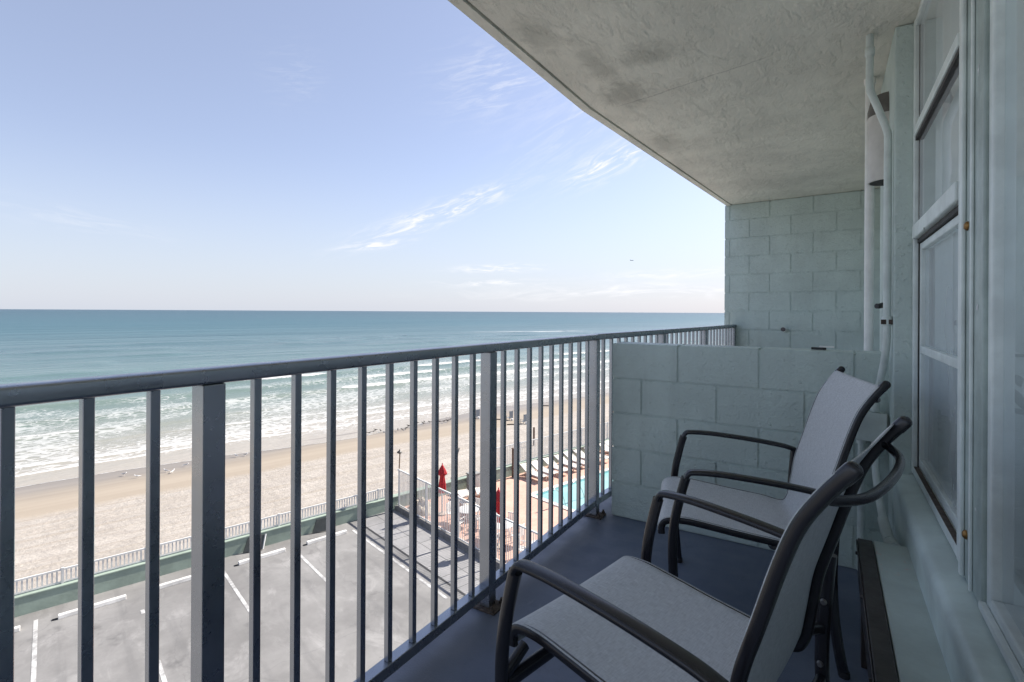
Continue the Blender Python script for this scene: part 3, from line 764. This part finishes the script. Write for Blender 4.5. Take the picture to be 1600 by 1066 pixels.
n.put(b.inputs['Normal'], n.bump(n.noise(c, 3.2, 3, .5, .5), .25, .03))
sheet('pool_water', Q0+.003, Q1-.003, P0+.003, P1-.003, -.12, mm)
M_STEEL = simple('handrail_steel', (.5, .5, .5), .25, .9, var=.1)
for b0, p0, lab in ((19.75, 18.3, 'steel grab rail at the left end of the pool'), (21.4, 18.4, 'slanting steel handrail standing in the pool water')):
    t = thing('pool_handrail', lab, 'handrail', G(b0, p0, 0), GA)
    m = MB(); m.sweep([(-.35, 0, .045), (-.35, 0, .75), (-.25, 0, .9), (0, 0, .88), (.5, 0, .45), (.75, 0, -.1)], circ(.024, 8)); m.build('tube', M_STEEL, t, smooth=True)
    m = MB(); m.cyl((-.35, 0, .0405), (-.35, 0, .052), .05); m.build('flange', M_STEEL, t)

# furniture on the patio
M_PLAS = simple('white_plastic', (.60, .585, .56), .5, var=.1, vs=4)
M_SLAT = simple('lounger_strap', (.68, .62, .54), .6, var=.18, vs=3)
M_TAN = simple('tan_frame', (.42, .33, .27), .6)
def make_lounger(lab, grp):
    t = thing('pool_lounger', lab, 'lounger', group=grp)
    m = MB()   # bed: slats running along, back part raised
    for j in range(5):
        y0 = -.28+j*.115
        m.add([(x_, yy, h+d) for d in (0, -.025) for (x_, h) in ((-.95, .36), (.25, .36), (.95, .72)) for yy in (y0, y0+.095)],
              [(0, 1, 3, 2), (2, 3, 5, 4), (6, 8, 9, 7), (8, 10, 11, 9), (0, 2, 8, 6), (2, 4, 10, 8), (1, 7, 9, 3), (3, 9, 11, 5), (0, 6, 7, 1), (4, 5, 11, 10)])
    m.build('bed', M_SLAT, t)
    m = MB()
    for s_ in (-1, 1): m.sweep([(-.97, s_*.31, .345), (.25, s_*.31, .345), (.97, s_*.31, .71)], oval(.03, .035, 8), (0, 1, 0), smooth=False)
    m.build('frame', M_PLAS, t)
    for xx in (-.75, .45):
        for s_ in (-1, 1):
            m = MB(); m.sweep([(xx-.05, s_*.31, .001), (xx, s_*.31, .33)], oval(.03, .03, 8), (0, 1, 0), smooth=False); m.build('leg', M_TAN, t)
    return t
NTH = ['first', 'second', 'third', 'fourth', 'fifth', 'sixth', 'seventh', 'eighth', 'ninth', 'tenth', 'eleventh', 'twelfth']
lg = make_lounger('first white pool lounger from the left in the row along the seawall', 'white pool loungers along the seawall')
spots = [22.05, 22.95, 24.0, 25.1, 26.1, 27.1, 28.1, 29.7, 30.55, 31.6, 32.7]
for i, bb in enumerate(spots):
    a = random.uniform(-.06, .06)
    if i == 0: lg.location = G(bb, 22.3); lg.rotation_euler = (0, 0, GA+R(90)+a)
    else: dup(lg, G(bb, 22.3+random.uniform(-.15, .1)), GA+R(90)+a, NTH[i]+' white pool lounger from the left in the row along the seawall')
# loungers pushed together by the corner of the patio
for i, (bb, pp, a, lab) in enumerate(((16.6, 21.9, -1.9, 'white lounger pushed into the patio corner behind the first red umbrella'), (17.5, 21.6, -2.1, 'white lounger lying between the two red umbrellas'), (16.0, 20.6, -1.7, 'white lounger angled beside the closed red umbrella'))):
    o = dup(lg, G(bb, pp), GA+a, lab); o['group'] = 'white loungers gathered by the umbrellas'
def make_table(loc, lab):
    t = thing('patio_table', lab, 'table', loc, GA, 'white tables behind the pool fence')
    m = MB(); m.lathe([(.50, .69), (.52, .70), (.52, .72), (.50, .73)], k=24); m.build('table_top', M_PLAS, t, smooth=True)
    for i in range(4):
        q = R(45+90*i); m = MB(); m.cyl((.32*math.cos(q), .32*math.sin(q), .689), (.42*math.cos(q), .42*math.sin(q), .001), .022, k=8); m.build('leg', M_PLAS, t)
    return t
def make_pchair(lab):
    t = thing('patio_side_chair', lab, 'chair', group='white plastic chairs behind the pool fence')
    m = MB(); m.box((-.22, -.22, .40), (.22, .22, .43)); m.build('seat', M_PLAS, t, bevel=.01)
    m = MB()
    for j in range(5): m.box((-.25, -.2+j*.085, .435), (-.23, -.14+j*.085, .85))
    m.box((-.255, -.22, .851), (-.225, .22, .90)); m.build('backrest', M_PLAS, t)
    for xx in (-.2, .2):
        for yy in (-.2, .2):
            m = MB(); m.box((xx-.02, yy-.02, .001), (xx+.02, yy+.02, .399)); m.build('leg', M_PLAS, t)
    for yy in (-.23, .23):
        m = MB(); m.box((-.22, yy-.02, .62), (.2, yy+.02, .645)); m.box((.16, yy-.015, .431), (.19, yy+.015, .619)); m.build('armrest', M_PLAS, t)
    return t
tables = ((14.95, 19.6, 'white round table nearest the seawall behind the pool fence'), (15.0, 17.2, 'white round table midway along the pool fence'), (14.9, 14.6, 'white round table at the near end of the pool fence'))
for bb, pp, lab in tables: make_table(G(bb, pp), lab)
pc = make_pchair('white plastic chair drawn up to a round table behind the pool fence')
first = True
for bb, pp, lab in tables:
    for q in (20, 115, 200, 290):
        a = R(q); loc = G(bb+.8*math.cos(a), pp+.8*math.sin(a)); rz = GA+a+math.pi
        if first: pc.location = loc; pc.rotation_euler = (0, 0, rz); first = False
        else: dup(pc, loc, rz)
# closed red umbrellas
M_RED = simple('red_canvas', (.42, .016, .022), .8, var=.3, vs=6, bump=.5, bs=14, bd=.02)
def make_umbrella(loc, lab):
    t = thing('patio_umbrella', lab, 'umbrella', loc, GA, 'closed red umbrellas on the pool patio')
    m = MB(); m.cyl((0, 0, .06), (0, 0, 2.5), .022, k=10); m.build('pole', M_PLAS, t, smooth=True)
    m = MB(); m.lathe([(.25, .001), (.25, .05), (.06, .08)], k=18); m.build('base', M_TAN, t, smooth=True)
    m = MB(); k = 32; vs = []; prof = [(.02, 2.50), (.055, 2.44), (.115, 2.30), (.19, 2.10), (.215, 2.02), (.135, 1.98), (.105, 1.90), (.125, 1.75), (.16, 1.5), (.17, 1.25), (.15, 1.12), (.03, 1.10)]
    for i, (r, h) in enumerate(prof):
        for j in range(k):
            q = 2*math.pi*j/k; rr = r*(1+.24*math.cos(q*8+i*.25)*(1 if i > 1 else .2)); vs.append((rr*math.cos(q), rr*math.sin(q), h+(.04*math.cos(q*8) if 3 <= i <= 4 or i > 8 else 0)))
    m.add(vs, [(i*k+j, i*k+(j+1) % k, (i+1)*k+(j+1) % k, (i+1)*k+j) for i in range(len(prof)-1) for j in range(k)]+[tuple(range(k))])
    m.build('canopy', M_RED, t, smooth=True, autos=False)
    m = MB(); m.lathe([(.02, 2.505), (.03, 2.53), (.004, 2.58)], k=10); m.build('finial', M_RED, t, smooth=True)
make_umbrella(G(14.72, 21.42), 'closed red umbrella farther from the balcony, standing near the fence corner')
make_umbrella(G(14.52, 16.85), 'closed red umbrella half hidden behind the second wide railing post')
# thin lamp pole where the fence meets the seawall
t = thing('lamp_post', 'thin rusty lamp pole rising where the pool fence meets the seawall', 'lamp post', G(13.40, 23.35, 0), GA)
m = MB(); m.sweep([(0, 0, .201), (.01, .01, 1.0), (-.015, 0, 2.0), (.01, -.01, 2.9)], circ(.032, 8)); m.build('pole', simple('rusty_pole', (.22, .16, .11), .8, var=.5, vs=5), t, smooth=True)
m = MB(); m.lathe([(.04, 2.88), (.13, 2.92), (.14, 2.96), (.06, 3.02), (.02, 3.10)], k=14); m.build('lamp_head', simple('lamp_head_metal', (.05, .045, .04), .5), t, smooth=True)
# bin, brown post, slanting pole, panels on the seawall
t = thing('trash_bin', 'grey slatted bin standing at the seawall behind the second railing post', 'bin', G(18.0, 23.1, 0), GA)
M_BIN = simple('bin_grey', (.24, .24, .23), .7)
m = MB(); m.box((-.3, -.25, .001), (.3, .25, .95)); m.build('body', M_BIN, t, bevel=.02)
m = MB(); m.box((-.33, -.28, .951), (.33, .28, 1.02)); m.build('lid', M_BIN, t, bevel=.015)
m = MB()
for j in range(7): m.box((-.28+j*.085, -.262, .08), (-.24+j*.085, -.2505, .9))
m.build('slat_panel', M_WHITE, t)
t = thing('brown_post', 'weathered brown timber post at the seawall left of the loungers', 'post', G(21.3, 23.3, 0), GA)
m = MB(); m.box((-.09, -.09, .001), (.09, .09, 1.75)); m.build('shaft', simple('weathered_brown', (.12, .075, .055), .85, var=.4, vs=6), t, bevel=.01)
m = MB(); m.box((-.11, -.11, 1.751), (.11, .11, 1.80)); m.build('cap', bpy.data.materials['weathered_brown'], t, bevel=.01)
m = MB(); m.cyl(G(16.9, 24.4, -1.0), G(18.1, 24.6, 2.1), .035, k=8); o = m.build('slanting_pole', simple('pole_grey', (.2, .19, .18), .7))
tag(o, 'thin slanting grey pole leaning beyond the seawall near the bin', 'pole')
def panel(b0, lab):
    t = thing('wall_panel', lab, 'panel', G(b0, WALLP-.04, .3), GA, 'dark panels hung on the green seawall')
    m = MB(); m.add([(-.42, -.10, -.26), (.26, -.30, -.26), (.42, -.12, .30), (-.20, .0, .26), (-.42, -.06, -.26), (.26, -.26, -.26), (.42, -.08, .30), (-.20, .03, .26)], [(0, 1, 2, 3), (7, 6, 5, 4), (0, 4, 5, 1), (1, 5, 6, 2), (2, 6, 7, 3), (3, 7, 4, 0)])
    m.build('board', simple('panel_dark', (.06, .065, .06), .6), t)
    m = MB(); m.sweep([(.30, -.29, -.25), (.46, -.12, .30)], oval(.03, .03, 6), (0, 1, 0), smooth=False); m.build('edge', M_WHITE, t)
    return t
panel(6.5, 'tilted dark panel on the green seawall right of the near railing post')
panel(9.4, 'tilted dark panel on the green seawall beside the walkway')
# sandy mound inside the fence corner
mm, n, b = new_mat('rubble_sand'); c = n.coords()
n.put(b.inputs['Base Color'], n.mix(n.smooth(n.noise(c, 4, 6, .7), .35, .65), (.30, .26, .20), (.52, .46, .38))); b.inputs['Roughness'].default_value = .95
n.put(b.inputs['Normal'], n.bump(n.noise(c, 9, 6, .7), .8, .08))
m = MB(); k = 26; rr = 9; vs = []
for i in range(rr):
    for j in range(k):
        q = 2*math.pi*j/k; r = 1-i/rr; hh = (1-r*r)*.55*(1+.25*math.sin(q*3+i))+random.uniform(-.03, .03)
        vs.append((r*.62*math.cos(q)*(1+.08*math.sin(5*q)), r*.9*math.sin(q), max(.0, hh) if i else -.02))
m.add(vs, [(i*k+j, i*k+(j+1) % k, (i+1)*k+(j+1) % k, (i+1)*k+j) for i in range(rr-1) for j in range(k)]+[tuple(range((rr-1)*k, rr*k))])
o = m.build('sand_heap', mm, smooth=True, loc=G(14.2, 22.55, 0), rotz=GA); tag(o, 'rough heap of sand and stones inside the fence corner by the lamp pole', 'sand heap')

# ================================================================== beach
def sand_z(p): return -1.05-(p-23.6)*.0195
mm, n, b = new_mat('beach_sand'); c = n.coords()
x_, y_, z_ = n.sep(c)
wob = n.math('ADD', n.math('MULTIPLY', n.math('SUBTRACT', n.noise(n.scale(c, (.09, .02, 1)), 1, 4), .5), 3.2), n.math('MULTIPLY', n.math('SUBTRACT', n.noise(n.scale(c, (.5, .5, 1)), 1, 4), .5), .5))
py_ = n.math('ADD', y_, wob)
dry = n.mix(n.smooth(n.noise(c, .5, 7, .68), .3, .72), (.305, .272, .24), (.38, .343, .305))
trk = n.noise(n.scale(c, (.035, 2.3, 1), (0, 0, 0), (0, 0, R(-2.5))), 1, 6, .7)
dry = n.mix(n.math('MULTIPLY', n.smooth(trk, .47, .62), .75), dry, (.30, .26, .215))
trk2 = n.noise(n.scale(c, (.06, 1.1, 1), (3, 7, 0), (0, 0, R(3))), 1, 5, .6)
dry = n.mix(n.math('MULTIPLY', n.smooth(trk2, .52, .64), .5), dry, (.43, .39, .35))
foot = n.smooth(n.noise(c, 3.2, 4, .62), .60, .70); dry = n.mix(n.math('MULTIPLY', foot, .40), dry, (.28, .24, .20))
damp = (.275, .23, .18); wet = (.21, .18, .148)
wetc = n.mix(n.smooth(py_, 41.5, 45.5), damp, wet)
wetc = n.mix(n.math('MULTIPLY', n.smooth(n.noise(n.scale(c, (.05, 1.2, 1)), 1, 5), .4, .7), .3), wetc, (.36, .31, .25))
fw = n.smooth(py_, 38.6, 39.9)
n.put(b.inputs['Base Color'], n.mix(fw, dry, wetc))
n.put(b.inputs['Roughness'], n.smooth(py_, 41.0, 46.0, .95, .34))
hh = n.math('ADD', n.noise(c, 2.6, 6, .7), n.math('MULTIPLY', trk, 1.3))
bn = n.add('ShaderNodeBump'); n.put(bn.inputs['Height'], hh); n.put(bn.inputs['Strength'], n.smooth(py_, 38.5, 40.5, .75, .06)); bn.inputs['Distance'].default_value = .14
n.put(b.inputs['Normal'], bn.outputs[0])
m = MB(); m.add([(b_, p_, sand_z(p_)) for p_ in (23.7, 75) for b_ in (-400, 2500)], [(0, 1, 3, 2)]); struct(m.build('beach_sand', mm, rotz=GA))

# ================================================================== sea
rng = np.random.default_rng(3)
def vnoise(x, y, seed):
    """smooth value noise"""
    tb = np.random.default_rng(seed).random((256, 256))
    xi = np.floor(x).astype(int); yi = np.floor(y).astype(int); fx = x-xi; fy = y-yi
    fx = fx*fx*(3-2*fx); fy = fy*fy*(3-2*fy)
    g = lambda i, j: tb[i % 256, j % 256]
    return (g(xi, yi)*(1-fx)+g(xi+1, yi)*fx)*(1-fy)+(g(xi, yi+1)*(1-fx)+g(xi+1, yi+1)*fx)*fy
def fbm(x, y, seed, o=4):
    s_ = 0; a = .5
    for i in range(o): s_ = s_+a*vnoise(x*2**i+i*17.3, y*2**i+i*9.1, seed+i); a *= .5
    return s_
SEA = -1.5
bs = np.concatenate([np.arange(-44, 110, .55), np.arange(110, 260, 1.4)])
ps_ = [0.]
while ps_[-1] < 190:
    q = ps_[-1]; ps_.append(q+(.22 if q < 16 else .34 if q < 40 else .7 if q < 80 else 1.6))
ps_ = np.array(ps_)
Bm, Tm = np.meshgrid(bs, ps_)
# waterline: overlapping swash lobes
edge = 45.6 + 2.4*(fbm(bs/16, bs*0+2.2, 11, 3)-.45) + 1.1*(fbm(bs/5, bs*0+.3, 12, 3)-.45)
for c0, wd, am in ((-2, 9, .8), (9.5, 7, .9), (24, 12, -.9), (40, 9, 2.2)): edge = edge + am*np.exp(-((bs-c0)/wd)**2)
Pm = Tm + edge[None, :]*np.exp(-Tm/40) + 45.6*(1-np.exp(-Tm/40))
Z = np.full_like(Bm, SEA); crest = np.zeros_like(Bm); lace = np.zeros_like(Bm)
breakers = [ # p0, amplitude, half length in front, foam strength, noise seed, breaks
    (49.2, .05, .17, .85, 21, .22), (53.6, .13, .32, 1.0, 22, .12), (57.5, .10, .28, .7, 23, .42), (64.0, .22, .6, .6, 24, .47), (72.5, .45, .9, .95, 25, .42), (82, .50, 1.1, .8, 26, .50), (93, .42, 1.3, .8, 27, .57),
    (106, .36, 2.0, .45, 28, .64), (121, .42, 2.6, .25, 29, .72), (140, .45, 3.2, 0, 30, 1), (160, .5, 3.6, 0, 31, 1), (182, .5, 4, 0, 32, 1), (208, .5, 4.4, 0, 33, 1)]
for p0, am, wd, fs, sd_, br_ in breakers:
    pc_ = p0 + 5.5*(fbm(bs/34, bs*0+.7, sd_, 3)-.45) + 1.6*(fbm(bs/7, bs*0+1.7, sd_+50, 3)-.45)
    act = fbm(bs/22, bs*0+4.1, sd_+90, 3)
    on = np.clip((act-br_+.06)/.10, 0, 1)
    d = Pm-pc_[None, :]
    shp = np.where(d < 0, np.exp(-(d/wd)**2), np.exp(-(d/(wd*3.2))**2))
    Z += am*shp*((.45+.75*act) if p0 < 100 else np.clip((act-.40)/.22, 0, 1)*1.1)[None, :]
    white = np.where(d < 0, np.exp(-(d/(wd*1.0))**2), np.exp(-(d/(wd*1.5))**2))
    crest = np.maximum(crest, white*on[None, :]*fs)
    trail = np.where(d < 0, 0, np.exp(-d/(wd*6+1.5)))
    lace = np.maximum(lace, trail*on[None, :]*fs*.85)
# lacy foam left over the surf zone
dens = np.clip((Pm-45.8)/7, 0, 1)*np.clip((101-Pm)/30, 0, 1)
pat = fbm(Bm/13, Pm/6, 61, 4)
lace = np.maximum(lace, dens*np.clip((pat-.38)/.24, 0, 1)*.66)
dd = Pm-edge[None, :]
crest = np.maximum(crest, np.exp(-((dd-.07)/.12)**2)*.95)
l2 = 2.1+2.0*fbm(bs/9, bs*0+6, 71, 3); crest = np.maximum(crest, .8*np.exp(-((dd-l2[None, :])/.13)**2)*(fbm(bs/9, bs*0+3, 72, 3) > .42)[None, :])
far_f = np.exp(-((Bm-205)/60)**2-((Pm-205)/16)**2); lace = np.maximum(lace, 0*far_f)
Z += .05*(fbm(Bm/2.2, Pm/1.2, 81, 3)-.45)*np.clip((dd-1.5)/6, 0, 1)*np.clip((230-Pm)/40, 0, 1)
fade = np.clip((Tm.max()-Tm)/25, 0, 1)*np.clip((Bm-Bm.min())/12, 0, 1)*np.clip((Bm.max()-Bm)/20, 0, 1)
Z = SEA+(Z-SEA)*fade
Z = np.where(dd < 1.6, np.maximum(Z, sand_z(Pm)+.012), Z)
nr, nc = Bm.shape
verts = np.stack([Bm, Pm, Z], -1).reshape(-1, 3).tolist()
ii = np.arange(nr*nc).reshape(nr, nc)
faces = np.stack([ii[:-1, :-1], ii[:-1, 1:], ii[1:, 1:], ii[1:, :-1]], -1).reshape(-1, 4).tolist()
k0 = len(verts); pe = float(Pm[-1, 0]); BL, BR = float(bs[0]), float(bs[-1])
# calm water to the horizon round the modelled surf
verts += [(BL, 46.5, SEA), (-60000, 46.5, SEA), (-60000, pe, SEA), (BR, 46.5, SEA), (60000, 46.5, SEA), (60000, pe, SEA), (-60000, 60000, SEA), (60000, 60000, SEA)]
A_ = int(ii[-1, 0]); B_ = int(ii[-1, -1])
faces += [(k0+1, k0, A_, k0+2), (k0+3, k0+4, k0+5, B_), (k0+2, A_, B_, k0+5, k0+7, k0+6)]
me = bpy.data.meshes.new('sea'); me.from_pydata(verts, [], faces); me.update()
for p in me.polygons: p.use_smooth = True
for nm, ar in (('crest', crest), ('lace', lace)):
    at = me.attributes.new(nm, 'FLOAT', 'POINT'); at.data.foreach_set('value', np.concatenate([ar.reshape(-1), np.zeros(8)]).astype(np.float32))
sea = bpy.data.objects.new('sea', me); COL.objects.link(sea); sea.rotation_euler = (0, 0, GA); struct(sea)
mm, n, b = new_mat('sea_water'); c = n.coords()
x_, y_, z_ = n.sep(c)
warp = n.math('MULTIPLY', n.math('SUBTRACT', n.noise(n.scale(c, (.010, .045, 1)), 1, 5, .6), .5), .26)
lp = n.math('ADD', n.math('LOGARITHM', n.math('MAXIMUM', y_, 20), 10), warp)
t_ = n.smooth(lp, 0, 1); mr = n.add('ShaderNodeMapRange'); n.put(mr.inputs[0], lp); mr.inputs[1].default_value = 1.65; mr.inputs[2].default_value = 4.0
deep = n.ramp(mr.outputs[0], [(0, (.34, .305, .26)), (.035, (.27, .26, .22)), (.10, (.135, .175, .15)), (.17, (.09, .148, .145)), (.27, (.064, .118, .13)), (.42, (.036, .10, .122)), (.70, (.028, .074, .098)), (1, (.032, .072, .098))])
swl = n.noise(n.scale(c, (.005, .05, 1), (0, 0, 0), (0, 0, R(4))), 1, 7, .62); deep = n.mix(n.math('MULTIPLY', n.smooth(swl, .42, .66), n.smooth(y_, 85, 130, 0, .5)), deep, (.016, .058, .072))
# glassy green shoulder on the standing waves
grn = n.math('MULTIPLY', n.smooth(z_, SEA+.22, SEA+.6), n.smooth(y_, 95, 115, 1, 0)); deep = n.mix(n.math('MULTIPLY', grn, .6), deep, (.15, .20, .10))
vec = n.scale(c, (.75, 1.35, 1))
wn = n.add('ShaderNodeTexNoise'); n.put(wn.inputs['Vector'], c); wn.inputs['Scale'].default_value = .9; wn.inputs['Detail'].default_value = 4
vadd = n.add('ShaderNodeVectorMath', operation='MULTIPLY_ADD'); n.put(vadd.inputs[0], wn.outputs['Color']); vadd.inputs[1].default_value = (1.5, 1.5, 0); n.put(vadd.inputs[2], vec)
vo = n.add('ShaderNodeTexVoronoi', feature='DISTANCE_TO_EDGE'); n.put(vo.inputs['Vector'], vadd.outputs[0]); vo.inputs['Scale'].default_value = 1.15
nz = n.noise(c, 1.9, 7, .72)
lc = n.attr('lace'); cc = n.attr('crest')
thr = n.math('MULTIPLY', lc, .235)
net = n.smooth(n.math('SUBTRACT', n.math('ADD', thr, n.math('MULTIPLY', n.math('SUBTRACT', nz, .5), .34)), n.math('MULTIPLY', vo.outputs['Distance'], .62)), -.02, .10)
net = n.math('MULTIPLY', net, n.smooth(lc, .02, .25))
solid = n.smooth(n.math('ADD', cc, n.math('MULTIPLY', n.math('SUBTRACT', nz, .5), .9)), .42, .62)
foam = n.math('MAXIMUM', n.math('MULTIPLY', net, .54), n.math('MULTIPLY', solid, .92))
# far white patch where the outer bar breaks, and small whitecaps
fx = n.math('DIVIDE', n.math('SUBTRACT', x_, 212), 62); fy = n.math('DIVIDE', n.math('SUBTRACT', n.math('ADD', y_, n.math('MULTIPLY', x_, .42)), 306), 15)
fm = n.math('POWER', 2.718, n.math('MULTIPLY', n.math('ADD', n.math('MULTIPLY', fx, fx), n.math('MULTIPLY', fy, fy)), -1))
fn = n.noise(n.scale(c, (.05, .30, 1)), 1, 7, .7)
farf = n.smooth(n.math('ADD', n.math('MULTIPLY', fm, .42), n.math('MULTIPLY', fn, .7)), .62, .82)
foam = n.math('MAXIMUM', foam, n.math('MULTIPLY', farf, n.math('MULTIPLY', n.smooth(fm, .02, .3), .75)))
caps = n.math('MULTIPLY', n.smooth(n.noise(n.scale(c, (.06, .35, 1), (2, 4, 0)), 1, 6, .7), .70, .76), n.math('MULTIPLY', n.smooth(y_, 95, 120), n.smooth(y_, 260, 420, .5, 0)))
foam = n.math('MAXIMUM', foam, caps)
n.put(b.inputs['Base Color'], n.mix(foam, deep, (.55, .55, .545)))
n.put(b.inputs['Roughness'], n.math('MAXIMUM', n.math('MULTIPLY', foam, .8), n.smooth(lp, 1.7, 2.7, .16, .34)))
b.inputs['IOR'].default_value = 1.33; b.inputs['Specular IOR Level'].default_value = .36
h1 = n.noise(n.scale(c, (.35, 1.0, 1)), .9, 6, .62)
h2 = n.noise(n.scale(c, (.014, .085, 1)), 1, 6, .6)
h3 = n.noise(n.scale(c, (.0035, .022, 1)), 1, 5, .6)
hb = n.math('ADD', n.math('ADD', n.math('MULTIPLY', h1, .55), n.math('MULTIPLY', h2, n.smooth(lp, 1.85, 2.2, 0, 6))), n.math('MULTIPLY', h3, n.smooth(lp, 2.2, 2.7, 0, 16)))
hb = n.math('ADD', hb, n.math('MULTIPLY', foam, .12))
n.put(b.inputs['Normal'], n.bump(hb, .7, .5))
me.materials.append(mm)

# ------------------------------------------------ birds, beach chairs, dark streaks, aeroplane
def bird_mesh(name, mat, lift=0):
    m = MB()
    m.lathe([(.004, -.20), (.03, -.15), (.062, -.05), (.072, .04), (.055, .12), (.035, .155)], k=8)   # body along z, laid down below
    m.v = [(v[2], v[0]*.9, v[1]*.85+.16+max(0, v[2])*.35) for v in m.v]
    o = len(m.v); hd = MB(); hd.lathe([(.01, -.04), (.036, -.02), (.04, .01), (.02, .04)], (.185, 0, .265), 8); m.add(hd.v, hd.f)
    m.cyl((.215, 0, .262), (.275, 0, .25), .010, .002, 5); m.cyl((-.15, 0, .15), (-.27, 0, .14), .03, .012, 5)
    for s_ in (-.025, .025): m.cyl((.0, s_, .12), (.005, s_, .0), .006, k=4)
    return m.build(name, mat, smooth=True)
mm, n, b = new_mat('gull_feathers'); zc = n.sep(n.coords())[2]; xc = n.sep(n.coords())[0]
n.put(b.inputs['Base Color'], n.mix(n.smooth(zc, .15, .2), (.75, .74, .72), n.mix(n.smooth(xc, .1, .14), (.30, .31, .33), (.8, .79, .77)))); M_GULL = mm
M_DARKB = simple('dark_plumage', (.07, .06, .055), .8, var=.3, vs=8)
def shore_z(b_, p_): return max(sand_z(p_), SEA if p_ > 46 else -9)
gl = [(3.97, 44.9, .3), (4.6, 43.6, 2.6), (6.3, 43.8, 2.2), (6.6, 43.3, 1.2), (7.6, 44.5, .6), (11.1, 44.8, 2.0), (11.7, 44.6, .4)]
g0 = None
labs = ['white gull at the water edge, first from the left', 'white gull on wet sand just right of the leftmost gull', 'white gull left of a close pair beside the near railing post', 'white gull at the right of the close pair by the near railing post', 'white gull alone at the foam just left of the near railing post', 'white gull at the foam just right of the near railing post', 'white gull on wet sand right of the near railing post, last of the line']
for (bb, pp, a), lab in zip(gl, labs):
    if g0 is None: g0 = o = bird_mesh('gull', M_GULL)
    else: o = g0.copy(); COL.objects.link(o)
    o.location = G(bb, pp, sand_z(pp)+.005); o.rotation_euler = (0, 0, a*1.7); o.scale = (.85,)*3; tag(o, lab, 'bird', 'gulls resting at the water edge')
d0 = None
for i in range(26):
    bb = 21.8+i*.42+random.uniform(-.2, .2); pp = 45.0+.55*math.sin(i*.5)+random.uniform(-.5, .35)
    if d0 is None: d0 = o = bird_mesh('shorebird', M_DARKB)
    else: o = d0.copy(); COL.objects.link(o)
    o.location = G(bb, pp, sand_z(pp)+.02); o.rotation_euler = (0, 0, random.uniform(0, 6.2)); o.scale = (random.uniform(.8, 1.1),)*3
    tag(o, 'small dark shorebird in the flock standing along the foam line', 'bird', 'flock of dark shorebirds at the foam line')
M_BC = simple('beach_chair_mesh', (.17, .19, .22), .7); M_BW = simple('beach_chair_white', (.75, .75, .74), .5)
def beach_chair(loc, lab):
    t = thing('beach_chair', lab, 'beach chair', loc, GA, 'high backed beach chairs facing the sea')
    m = MB(); m.add([(a, yy, h) for yy in (-.30, -.27) for a, h in ((-.29, .3), (.29, .3), (.29, 1.15), (-.29, 1.15))], [(0, 1, 2, 3), (7, 6, 5, 4), (0, 4, 5, 1), (1, 5, 6, 2), (2, 6, 7, 3), (3, 7, 4, 0)]); m.build('backrest', M_BC, t)
    m = MB(); m.box((-.29, -.26, .27), (.29, .35, .31)); m.build('seat', M_BC, t)
    m = MB()
    for s_ in (-.31, .31): m.box((s_-.02, -.30, .52), (s_+.02, .35, .55)); m.box((s_-.02, .30, .001), (s_+.02, .34, .519)); m.box((s_-.018, -.302, .001), (s_+.018, -.266, 1.2))
    m.build('frame', M_BC, t)
    m = MB(); m.box((-.12, -.62, .02), (.12, -.36, .26)); m.box((-.2, -.55, .10), (-.121, -.45, .19)); m.build('bag', M_BW, t, bevel=.03)
    return t
bc = [(34.7, 44.0, 'grey high backed beach chair farthest left, closest to the water'), (36.6, 40.7, 'grey high backed beach chair in the middle of the three'), (36.4, 38.3, 'grey high backed beach chair farthest from the water')]
for bb, pp, lab in bc: beach_chair(G(bb, pp, sand_z(pp)), lab).scale = (.78, .78, .86)
def add_streak(bb, pp, L, a, lab):
    m = MB(); m.sweep([(-L/2, 0, .03), (-L*.15, .04, .06), (L*.2, -.03, .05), (L/2, .02, .03)], circ(.05, 7)); o = m.build('dark_streak', simple('streak_dark', (.05, .042, .038), .9), smooth=True, loc=G(bb, pp, sand_z(pp)), rotz=a)
    tag(o, lab, 'dark_streak')  # low dark tube laid for a dark line on the sand
YV = math.pi/2-YAW*0
add_streak(35.9, 41.6, 1.3, R(32), 'dark streak on the sand left of the middle beach chair')
add_streak(35.2, 38.6, 1.3, R(32), 'dark streak on the sand left of the beach chair farthest from the water')
add_streak(45.7, 44.1, 1.7, R(32), 'dark streak farthest along the beach')
m = MB(); m.box((-.06, -.06, -.1), (.06, .06, 1.55)); o = m.build('sand_post', bpy.data.materials['weathered_brown'], loc=G(30.75, 31.1, sand_z(31.1)), rotz=GA, bevel=.01)
tag(o, 'slim brown timber post standing alone in the dry sand', 'post')
# aeroplane low over the horizon
t = thing('airplane', 'tiny distant airplane flying above the horizon', 'airplane', Vector((math.sin(R(-18.7))*2600, math.cos(R(-18.7))*2600, CAMZ+2600*math.tan(R(5.65)))), R(20))
M_PL = simple('airplane_grey', (.10, .11, .13), .5)
m = MB(); m.lathe([(.1, -9), (1.0, -7), (1.3, -2), (1.3, 4), (.9, 7.5), (.2, 9)], k=10); m.v = [(v[2], v[0], v[1]) for v in m.v]; m.build('fuselage', M_PL, t, smooth=True)
m = MB(); m.box((-1.5, -10, -.2), (1.2, 10, .2)); m.build('wing', M_PL, t)
m = MB(); m.box((-8.8, -.2, .9), (-6.6, .2, 4)); m.box((-8.8, -3, .5), (-7.2, 3, .8)); m.build('tail', M_PL, t)
